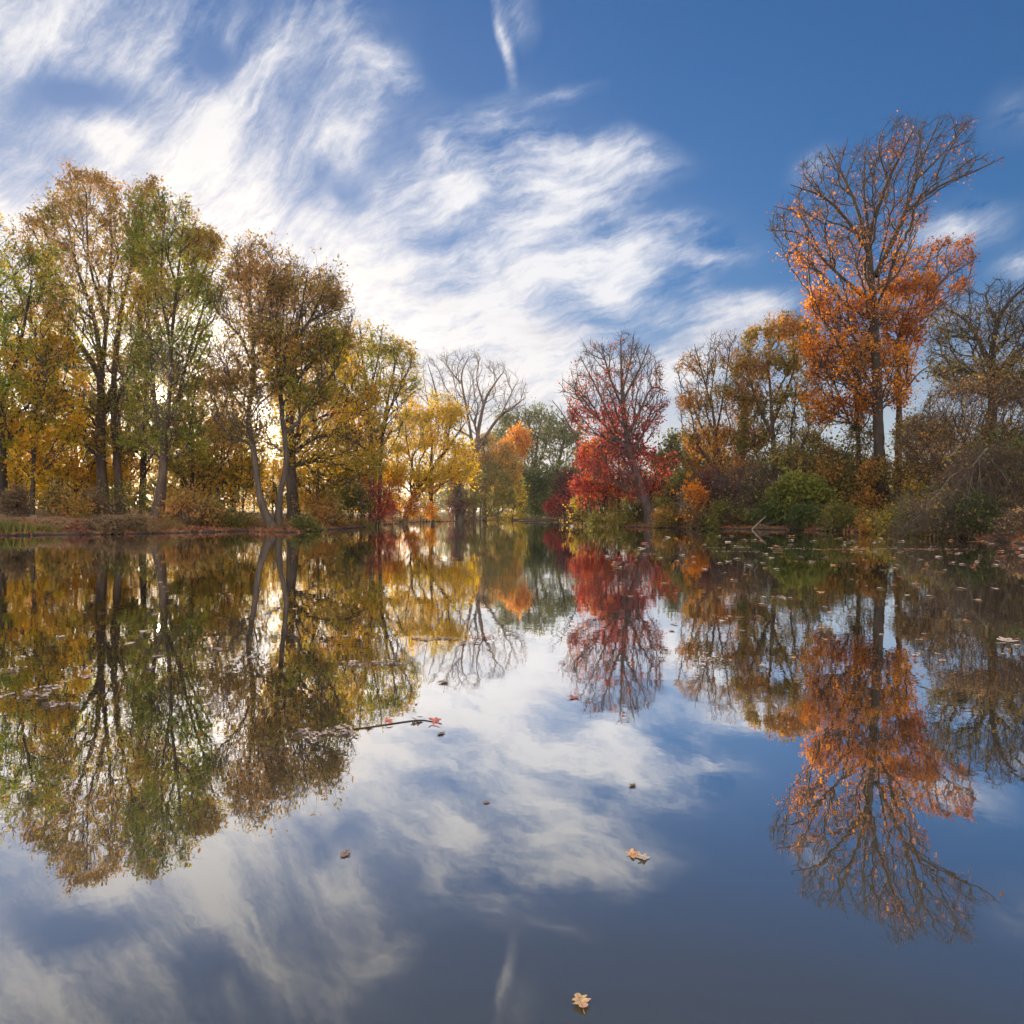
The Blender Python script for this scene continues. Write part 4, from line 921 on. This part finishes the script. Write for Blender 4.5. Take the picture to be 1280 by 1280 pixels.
plant('shrub', 'olive thicket right of the tall oak trunk', 'shrub', 44.5,
      [[(1130, 655, .05), (1128, 610, .03)], [(1155, 655, .05), (1160, 610, .03)]],
      [(1106, 600), (1120, 545), (1150, 525), (1195, 540), (1205, 640), (1112, 650)], n=1000, leaves=8000, leaf=.13, rag=.25, lmat=[L_OLIVE, L_RUSSET, lambda px, py: .5 + 0 * px], bmat=BK_DARK, trunks=2, seed=65, spread=.25,
      leafw=lambda px, py: 1 - .8 * blob(px, py, 1155, 600, 22, 16))
plant('twig_thicket', 'grey thicket of thin drooping stems left of the bright green bush', 'shrub', 45.5,
      [[(918, 662, .03), (915, 620, .02), (905, 590, .01)], [(930, 662, .03), (934, 615, .02), (930, 585, .01)], [(944, 662, .03), (950, 620, .02), (958, 595, .01)], [(906, 662, .03), (896, 630, .02), (890, 605, .01)], [(955, 662, .03), (964, 635, .02)]],
      [(885, 640), (895, 595), (920, 570), (950, 572), (975, 600), (975, 655), (890, 658)], n=900, leaves=1600, leaf=.12, lmat=L_DRY, bmat=BK_GREY, trunks=5, seed=66, twigs=3, twig=.7, r0=.01, droop=1.2, up=.3)
plant('thorn_shrub', 'grey-brown scrub above the bright green bush', 'shrub', 47.5,
      [[(985, 655, .06), (980, 600, .04), (970, 570, .02)], [(1005, 655, .06), (1012, 600, .04), (1020, 570, .02)]],
      [(945, 600), (960, 560), (1000, 545), (1040, 560), (1050, 610), (1030, 640), (955, 630)], n=900, leaves=5200, leaf=.14, lmat=L_OLIVE, bmat=BK_GREY, trunks=2, seed=67, twigs=2.6, droop=.6)
plant('fallen_branch', 'bare grey stick slanting out of the water before the green bush', 'dead branch', 42,
      [[(940, 662, .05), (950, 652, .045), (958, 645, .03)], [(948, 654, .02), (965, 660, .015), (985, 656, .01)]], [(940, 662), (985, 652), (985, 662)], n=14, leaves=0, bmat=BK_PALE, seed=68, twigs=1, twig=.3, thick=.3, ground=False)
plant('fallen_branch', 'forked grey stick standing in the shallows right of the green bush', 'dead branch', 41,
      [[(1008, 665, .04), (1009, 652, .03), (1007, 640, .015)], [(1009, 655, .02), (1003, 660, .015), (1000, 666, .01)]], [(1003, 640), (1014, 645), (1012, 662), (1003, 662)], n=10, leaves=0, bmat=BK_PALE, seed=69, twigs=1, twig=.3, thick=.3, ground=False)

# low brush leaning over the right-hand waterline
for k, (x, y0, y1, bw, lm, bk, dY, lab) in enumerate([
        (880, 632, 661, 22, L_DRY, BK_PURP, .7, 'low reddish brown brush overhanging the water below the purple shrub'),
        (915, 628, 662, 26, L_OLIVE, BK_GREY, .8, 'low grey-olive brush overhanging the water below the grey thicket'),
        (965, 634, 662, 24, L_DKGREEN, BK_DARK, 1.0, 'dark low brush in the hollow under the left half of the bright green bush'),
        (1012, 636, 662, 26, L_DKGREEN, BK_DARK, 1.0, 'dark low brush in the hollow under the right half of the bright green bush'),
        (1060, 630, 662, 28, L_OLIVE, BK_DARK, 1.3, 'low olive brush at the water left of the tall oak trunk'),
        (1098, 642, 666, 18, L_RUSSET, BK_DARK, .6, 'low russet brush at the water right below the tall oak trunk'),
        (838, 642, 660, 18, L_RUSSET, BK_PURP, .6, 'low pinkish brush at the water right of the leaning dark trunk'),
        (1215, 630, 672, 34, L_DKGREEN, BK_DARK, .8, 'dark green brush behind the ends of the fallen branches')]):
    ys = np.interp(x, [q[0] for q in SHORE_PX], [q[1] for q in SHORE_PX]); Y = CAMZ * F / (ys - CY) + dY
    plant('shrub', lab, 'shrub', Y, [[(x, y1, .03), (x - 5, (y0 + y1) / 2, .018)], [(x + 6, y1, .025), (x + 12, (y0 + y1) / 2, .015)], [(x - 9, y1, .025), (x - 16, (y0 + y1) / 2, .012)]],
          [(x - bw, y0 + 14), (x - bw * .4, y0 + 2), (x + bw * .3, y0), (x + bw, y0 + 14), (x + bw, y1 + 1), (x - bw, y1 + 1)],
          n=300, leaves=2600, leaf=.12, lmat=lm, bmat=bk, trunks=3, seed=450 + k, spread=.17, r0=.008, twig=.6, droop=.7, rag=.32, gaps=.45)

# ragged brush along the left-hand waterline
for k, (x, y0, y1, bw, lm, bk, lab) in enumerate([
        (122, 652, 668, 20, L_DRY, BK_DARK, 'low dry brush at the waterline below the twin-trunked oak'),
        (168, 648, 668, 20, L_DRY, BK_DARK, 'low dry brush at the waterline left of the sunlit oak trunk'),
        (382, 645, 665, 18, L_OLIVE, BK_DARK, 'low olive brush on the bank point right of the grey stems'),
        (490, 636, 656, 18, L_DRY, BK_DARK, 'low dry brush at the waterline left of the leaning yellow tree'),
        (535, 634, 653, 16, L_RUSSET, BK_DARK, 'low russet brush at the waterline right of the leaning trunk')]):
    ys = np.interp(x, [q[0] for q in SHORE_PX], [q[1] for q in SHORE_PX]); Y = CAMZ * F / (ys - CY) + .7
    plant('shrub', lab, 'shrub', Y, [[(x, y1, .025), (x - 5, (y0 + y1) / 2, .015)], [(x + 6, y1, .02), (x + 12, (y0 + y1) / 2, .012)], [(x - 9, y1, .02), (x - 16, (y0 + y1) / 2, .01)]],
          [(x - bw, y0 + 10), (x - bw * .4, y0 + 1), (x + bw * .3, y0), (x + bw, y0 + 11), (x + bw, y1), (x - bw, y1)],
          n=260, leaves=1500, leaf=.12, lmat=lm, bmat=bk, trunks=3, seed=470 + k, spread=.14, r0=.008, twig=.4, droop=.6, rag=.25)

# far wood closing the view: nobody could count these
rgw = np.random.default_rng(77)
cs, ls = [], []
for k in range(120):
    a = rgw.uniform(-0.95, 0.85); R = rgw.uniform(135, 210)
    if -0.62 < a < -0.30: R += 90
    x, y = R * math.sin(a), R * math.cos(a)
    hh = rgw.uniform(5, 10) * (0.55 if -0.62 < a < -0.30 else 1); rr = rgw.uniform(4, 8)
    m = 500
    v = nrm(rgw.standard_normal((m, 3))) * rgw.uniform(.55, 1, (m, 1))
    c = np.stack([x + v[:, 0] * rr, y + v[:, 1] * rr, 1 + hh * .52 + v[:, 2] * hh * .5], -1)
    cs.append(c)
c = np.concatenate(cs)
V, Q = leaf_quads(rgw, c, rgw.standard_normal(c.shape), .9)
o = mesh_np('woodland', V, Q, mat=L_OLIVE)
tag(o, 'far band of olive and brown woodland beyond the pond', None, None, 'stuff')
# ---------------------------------------------------------------- litter, grass and things on the water
rgl = np.random.default_rng(9)
def bank_points(n, d0, d1, y0=20, y1=100):
    out = []; got = 0
    while got < n:
        i = rgl.integers(0, 34, n * 3)
        a, b = SH[i], SH[i + 1]
        t = rgl.uniform(0, 1, (n * 3, 1))
        q = a + (b - a) * t + rgl.standard_normal((n * 3, 2)) * d1 * 0.6
        d = sdist(q[:, 0], q[:, 1])
        k = (d > d0) & (d < d1) & (q[:, 1] > y0) & (q[:, 1] < y1) & (np.abs(q[:, 0]) < q[:, 1] * .95 + 3)
        out.append(q[k]); got += k.sum()
    return np.concatenate(out)[:n]
q = bank_points(26000, 0.15, 5.0)
c = np.column_stack([q, ground_z(q[:, 0], q[:, 1]) + 0.02])
V, Q = leaf_quads(rgl, c, rgl.standard_normal(c.shape) * np.array([1, 1, .35]), .14)
L_LITTER = leafmat('fallen_leaves', [(0.0, (0.12, 0.055, 0.035)), (0.5, (0.26, 0.11, 0.06)), (0.8, (0.36, 0.16, 0.07)), (1.0, (0.46, 0.26, 0.10))], clump=.8, trans=.25)
o = mesh_np('leaf_litter', V, Q, mat=L_LITTER); tag(o, 'reddish brown fallen leaves covering the bank', None, None, 'stuff')
q = bank_points(16000, 0.6, 7.0)
keep = (np.sin(q[:, 0] * .9) + np.sin(q[:, 1] * 1.3 + q[:, 0] * .4) > -.1); q = q[keep]
b = np.column_stack([q, ground_z(q[:, 0], q[:, 1]) - .02]); h = rgl.uniform(.12, .5, (len(b), 1))
up_ = nrm(np.array([0, 0, 1.0]) + rgl.standard_normal((len(b), 3)) * .3); sd = nrm(np.cross(up_, rgl.standard_normal((len(b), 3)))) * .012
V = np.stack([b - sd, b + sd, b + up_ * h + sd * .2, b + up_ * h - sd * .2], 1).reshape(-1, 3)
L_GRASS = leafmat('bank_grass_blades', [(0.0, (0.08, 0.09, 0.025)), (0.5, (0.19, 0.16, 0.05)), (1.0, (0.33, 0.24, 0.10))])
o = mesh_np('bank_grass', V, np.arange(len(V)).reshape(-1, 4), mat=L_GRASS); tag(o, 'thin dry grass and stalks on the bank', None, None, 'stuff')

def grass_tuft(x, y, w_, h_, n, mat, label, name='reed_clump', cat='reeds'):
    gz = float(ground_z(x, y)); root = empty(name, (x, y, max(gz, 0)), label, cat)
    b = np.column_stack([rgl.normal(0, w_, n), rgl.normal(0, w_ * .5, n), np.full(n, -.1)])
    h = rgl.uniform(.5, 1, (n, 1)) * h_
    lean = np.column_stack([rgl.normal(0, .22, n), rgl.normal(0, .22, n), np.ones(n)])
    s = np.column_stack([np.cos(rgl.uniform(0, 3, n)), np.sin(rgl.uniform(0, 3, n)), np.zeros(n)]) * .018
    m1 = b + lean * h * .55; tip = b + lean * h + np.column_stack([lean[:, :2] * .6, np.full(n, -.12)]) * h
    V = np.stack([b - s, b + s, m1 + s * .8, m1 - s * .8, tip + s * .1, tip - s * .1], 1).reshape(-1, 3)
    i = np.arange(n)[:, None] * 6
    Q = np.concatenate([i + np.array([[0, 1, 2, 3]]), i + np.array([[3, 2, 4, 5]])])
    mesh_np('blades', V, Q, mat=mat, parent=root)
for px, Y, w_, h_, n, lab in [(6, 32.2, .7, .8, 420, 'green reed clump at the waterline by the left edge'), (52, 33, .5, .55, 220, 'shorter green reed clump right of the edge reeds'),
                              (292, 39.6, .35, 1.2, 130, 'dry grass tuft on the bank left of the curved trunk'), (455, 49, .5, .8, 200, 'grassy tuft at the waterline below the many-stemmed oak')]:
    grass_tuft((px - CX) / F * Y, Y, w_, h_, n, L_OLIVE if 'green' in lab else L_GRASS, lab)

# leaves afloat: lobed outlines, slightly cupped, with a stalk
def lobed_leaf(name, kind, seed):
    """outline from stalk to tip and back: rounded oak lobes or pointed maple lobes"""
    r = random.Random(seed); pts = []
    m = 34
    asym = r.uniform(-.15, .15)
    for side in (1, -1):
        row = []
        for i in range(m):
            t = i / (m - 1)
            if kind == 'oak':
                env_ = math.sin(math.pi * min(1, t ** .75)) ** .75 * .30
                wv = env_ * (1 + .30 * math.sin(2 * math.pi * (3.4 * t + .1 + .08 * side)) + .08 * math.sin(2 * math.pi * 9 * t + side)) * (1 + asym * side)
                row.append((t - .5, side * max(0, wv) * r.uniform(.94, 1.06)))
            else:
                a = math.pi * (1 - t)                      # stalk at pi, tip at 0
                lob = max(math.exp(-((a - c0) / wd) ** 2) * h for c0, wd, h in ((0, .38, .56), (.98 + asym, .36, .50), (1.95, .34, .36)))
                rad = .20 + lob * .62 + .022 * math.sin(15 * a + side)
                rad *= (.55 + .45 * min(1, (math.pi - a) / .6))
                row.append((rad * math.cos(a) * r.uniform(.96, 1.04), side * rad * math.sin(a) * r.uniform(.96, 1.04)))
        pts += row if side == 1 else row[::-1][1:-1]
    k = len(pts); V = [(0, 0, 0.02)]
    for f in (.5, 1.0):
        for (x, y) in pts:
            V.append((x * f, y * f, 0.03 + 0.10 * abs(y * f) + 0.05 * f * f * math.sin(4.1 * x + 3 * y + seed) + .03 * f))
    T = [(0, 1 + i, 1 + (i + 1) % k) for i in range(k)]
    Q = [(1 + i, 1 + k + i, 1 + k + (i + 1) % k, 1 + (i + 1) % k) for i in range(k)]
    x0 = pts[0][0]
    n0 = len(V); V += [(x0 + .03, .012, .05), (x0 + .03, -.012, .05), (x0 - .30, .03, .08), (x0 - .30, .05, .08)]; Q.append((n0, n0 + 1, n0 + 2, n0 + 3))
    return V, Q, T
def floatmat(name, a, b, vein):
    m, n, out = new_mat(name)
    tc = n.new('ShaderNodeTexCoord'); o = tc.outputs['Object']
    nz = n.noise(o, 3.5, 5, .65)
    sp = n.new('ShaderNodeSeparateXYZ'); n.l.new(o, sp.inputs[0])
    rib = n.rng(n.math('ABSOLUTE', sp.outputs[1]), .012, .03)
    c = n.mix(rib, vein, n.ramp(nz, [(.35, a), (.65, b)]))
    c = n.mix(n.rng(n.noise(o, 9, 3, .6), .58, .66, 0, .75), c, (.10, .055, .035, 1))
    bb = n.new('ShaderNodeBsdfPrincipled'); n.l.new(c, bb.inputs['Base Color']); bb.inputs['Roughness'].default_value = .45
    n.l.new(bb.outputs[0], out.inputs[0]); return m
FM = {'yellow': floatmat('floating_yellow_leaf', (.62, .30, .22), (.70, .50, .16), (.45, .22, .10, 1)), 'orange': floatmat('floating_orange_leaf', (.60, .24, .10), (.66, .36, .14), (.35, .12, .06, 1)),
      'pale': floatmat('floating_pale_leaf', (.44, .31, .21), (.58, .44, .31), (.38, .25, .2, 1)), 'red': floatmat('floating_red_leaf', (.40, .07, .05), (.52, .15, .09), (.22, .05, .04, 1)),
      'brown': floatmat('floating_brown_leaf', (.20, .12, .09), (.34, .22, .16), (.15, .08, .06, 1))}
LEAFMESH = {}
def leaf_mesh(kind, col, seed):
    key = (kind, col, seed)
    if key not in LEAFMESH:
        V, Q, T = lobed_leaf('floating_leaf', kind, seed)
        o = mesh_np('floating_leaf', V, Q, T, FM[col], smooth=True); COL.objects.unlink(o); LEAFMESH[key] = o
    return LEAFMESH[key]
def float_leaf(px, py, size, kind, col, label, group=None, rot=None, tilt=0.0, seed=1):
    o = leaf_mesh(kind, col, seed).copy(); COL.objects.link(o)
    Y = CAMZ * F / (py - CY)
    o.location = ((px - CX) / F * Y, Y, .002); o.scale = (size, size, size)
    o.rotation_euler = (tilt, 0, rot if rot is not None else rgl.uniform(0, 6.28))
    tag(o, label, 'leaf', group); return o
float_leaf(725, 1253, .055, 'oak', 'yellow', 'yellow and pink lobed leaf floating alone at the bottom edge', rot=math.radians(100), seed=3)
float_leaf(790, 1070, .055, 'maple', 'orange', 'curled orange leaf floating on the reflected cloud', rot=.4, tilt=.12, seed=5)
float_leaf(806, 1074, .05, 'maple', 'pale', 'pale leaf touching the curled orange leaf on its right', rot=2.4, seed=6)
float_leaf(432, 1068, .045, 'oak', 'brown', 'faint brown leaf in dark cloud reflection at lower left', rot=1.2, seed=7)
float_leaf(608, 1003, .03, 'oak', 'brown', 'small dull leaf on the water near the middle below the floating twig', rot=.3, seed=8)
float_leaf(791, 982, .04, 'oak', 'brown', 'lone dull leaf on blue reflection right of the middle', rot=.9, seed=9)
float_leaf(552, 917, .05, 'oak', 'brown', 'tiny dark leaf just below the red tip of the floating twig', rot=.9, seed=10)
float_leaf(718, 873, .09, 'maple', 'red', 'dark red leaf afloat beside the reflection of the red tree', rot=2, seed=11)
float_leaf(1258, 802, .17, 'maple', 'pale', 'whitish leaf afloat near the right edge brighter than the others', rot=.6, seed=12)
# the many small ones near the right bank
GR = 'small leaves drifting off the right bank'; LB2 = 'small pale or reddish fallen leaf drifting on the dark water off the right bank'
for k in range(215):
    u = rgl.uniform() ** 1.5
    py = 670 + 165 * u; px = rgl.uniform(690 + 150 * u, 1290)
    if rgl.uniform() < .35: py = rgl.uniform(672, 712)
    Y = CAMZ * F / (py - CY); x = (px - CX) / F * Y
    if sdist(np.array([x]), np.array([Y]))[0] > -.4: continue
    float_leaf(px, py, rgl.uniform(.07, .14) * max(.6, Y / 10), rgl.choice(['oak', 'maple']), rgl.choice(['pale', 'pale', 'pale', 'orange', 'red', 'brown']), LB2, GR, seed=int(rgl.integers(20, 23)))
GR3 = 'specks of leaf drifting off the left bank'; LB3 = 'small pale leaf speck drifting on the brown water off the left bank'
for k in range(40):
    py = rgl.uniform(680, 860); px = rgl.uniform(-10, 620)
    Y = CAMZ * F / (py - CY); x = (px - CX) / F * Y
    if sdist(np.array([x]), np.array([Y]))[0] > -.4: continue
    float_leaf(px, py, rgl.uniform(.06, .1), 'oak', rgl.choice(['pale', 'brown']), LB3, GR3, seed=int(rgl.integers(20, 23)))

# drifting strips of leaf scum and twigs
def drift(px0, px1, py, width, label, n=70, col=('pale',), bow=0.0):
    Y = CAMZ * F / (py - CY); x0, x1 = (px0 - CX) / F * Y, (px1 - CX) / F * Y
    cx = (x0 + x1) / 2; L_ = x1 - x0
    root = empty('drifting_debris', (cx, Y, 0), label, 'floating debris')
    t = rgl.uniform(-.5, .5, n); w_ = width * (1 - (2 * t) ** 2 * .8)
    c = np.column_stack([t * L_, bow * (t * 2) ** 2 + rgl.normal(0, 1, n) * w_ * .4 + .3 * width * np.sin(t * 9), np.full(n, .006)])
    d = np.column_stack([rgl.normal(0, 1, n), rgl.normal(0, .5, n), rgl.normal(0, .03, n)])
    d = nrm(d); s = np.column_stack([-d[:, 1], d[:, 0], np.zeros(n)]); ln = rgl.uniform(.018, .055, (n, 1)) * max(.7, Y / 7)
    V = np.stack([c, c + d * ln * .5 + s * ln * .3 + [0, 0, .008], c + d * ln, c + d * ln * .5 - s * ln * .3 + [0, 0, .004]], 1).reshape(-1, 3)
    mesh_np('scum', V, np.arange(n * 4).reshape(n, 4), mat=FM[col[0]], parent=root)
drift(424, 505, 830, .10, 'long pale strip of drifting debris under the reflected yellow tree', 90)
drift(28, 62, 868, .12, 'short pale strip of drifting debris at the left edge of the water', 50)
drift(40, 90, 858, .10, 'curved drift line just above the short pale strip at left', 60, bow=-.3)
drift(-10, 26, 839, .10, 'pale drift line touching the left border', 40)
drift(55, 100, 882, .08, 'faint drift strip lowest of those at the left edge', 40)
drift(515, 570, 799, .10, 'pale drift line across the reflected yellow crown', 60)
drift(590, 622, 797, .08, 'reddish short drift strip right of the reflected yellow crown', 30, ('red',))
drift(372, 448, 917, .13, 'pinkish grey raft of leaves at the left end of the floating twig', 85)
drift(892, 925, 772, .16, 'reddish leaf raft below the green bush reflection', 50, ('orange',))
drift(872, 912, 826, .10, 'pale drift line in front of the reflected orange oak', 50)
drift(965, 985, 747, .2, 'pinkish drift patch in the middle of the right-hand water', 40)
drift(1215, 1248, 677.5, .5, 'orange heap of leaves afloat against the twig tangle at right', 160, ('orange',))
for k in range(9):
    px = rgl.uniform(900, 1230); py = rgl.uniform(684, 690); wd = rgl.uniform(40, 90)
    drift(px - wd / 2, px + wd / 2, py, .25, 'thin pale drift line near the right bank', 24, (('pale', 'brown', 'orange')[k % 3],))
for o in [o for o in COL.objects if o.get('label') == 'thin pale drift line near the right bank']: o['group'] = 'drift lines near the right bank'

# the twig afloat with red leaves
Yt = CAMZ * F / (905 - CY)
def wp(px, py):
    Y = CAMZ * F / (py - CY); return np.array([(px - CX) / F * Y, Y, .001])
ln = [np.append(wp(428, 914), .0042), np.append(wp(470, 908), .0042), np.append(wp(510, 902), .004), np.append(wp(530, 900.5), .0034), np.append(wp(552, 905), .002)]
ln = catmull(ln, .08); V, Q = trunk_mesh(ln, 7, rgl, 0)
root = empty('floating_twig', ln[0, :3], 'long dark twig with red leaves floating left of the middle', 'twig')
mesh_np('stick', V, Q, mat=BK_DARK, parent=root, origin=root.location, smooth=True)
for px, py, s, c, sd_ in [(462, 908, .045, 'red', 31), (484, 905.5, .06, 'red', 32), (547, 904, .065, 'red', 33), (524, 900, .055, 'brown', 34), (516, 901.5, .045, 'brown', 34), (539, 903.5, .045, 'red', 32)]:
    o = leaf_mesh('maple', c, sd_).copy(); o.name = 'leaf'; COL.objects.link(o); o.parent = root
    o.location = Vector(wp(px, py)) - root.location + Vector((0, 0, .012)); o.scale = (s, s, s); o.rotation_euler = (rgl.uniform(-.5, .5), rgl.uniform(-.5, .5), rgl.uniform(0, 6))

# logs lying along the far inlet
for px0, px1, py, r, lab in [(640, 700, 650.2, .10, 'grey log lying along the shore of the far inlet'), (655, 712, 652.3, .07, 'thinner grey log at the mouth of the far inlet')]:
    Y = CAMZ * F / (py - CY) - 3
    ln = catmull([np.array([(px0 - CX) / F * Y, Y, .10, r]), np.array([((px0 + px1) / 2 - CX) / F * Y, Y + .6, .2, r * .9]), np.array([(px1 - CX) / F * Y, Y - .4, .12, r * .5])], .3)
    V, Q = trunk_mesh(ln, 9, rgl, 0); o = mesh_np('fallen_log', V, Q, mat=BK_GREY, smooth=True); tag(o, lab, 'log')

# the air of a low-sun afternoon: faint, even, scattering forward
HAZE = 0.0004
mh, n, out = new_mat('haze')
pv = n.new('ShaderNodeVolumePrincipled'); pv.inputs['Color'].default_value = (.95, .93, .9, 1); pv.inputs['Density'].default_value = HAZE; pv.inputs['Anisotropy'].default_value = .78
n.l.new(pv.outputs[0], out.inputs['Volume'])
v = [(x, y, z) for z in (-2.6, 34) for y in (-730, 830) for x in (-720, 720)]
hz = mesh_np('haze', v, [(0, 2, 3, 1), (4, 5, 7, 6), (0, 1, 5, 4), (2, 6, 7, 3), (0, 4, 6, 2), (1, 3, 7, 5)], mat=mh)
tag(hz, 'thin warm haze in the air over the pond', None, None, 'stuff')
scene.cycles.volume_bounces = 0
scene.cycles.max_bounces = 6; scene.cycles.diffuse_bounces = 2; scene.cycles.glossy_bounces = 3; scene.cycles.transmission_bounces = 4
scene.cycles.sample_clamp_indirect = 6.0
scene.cycles.use_denoising = True
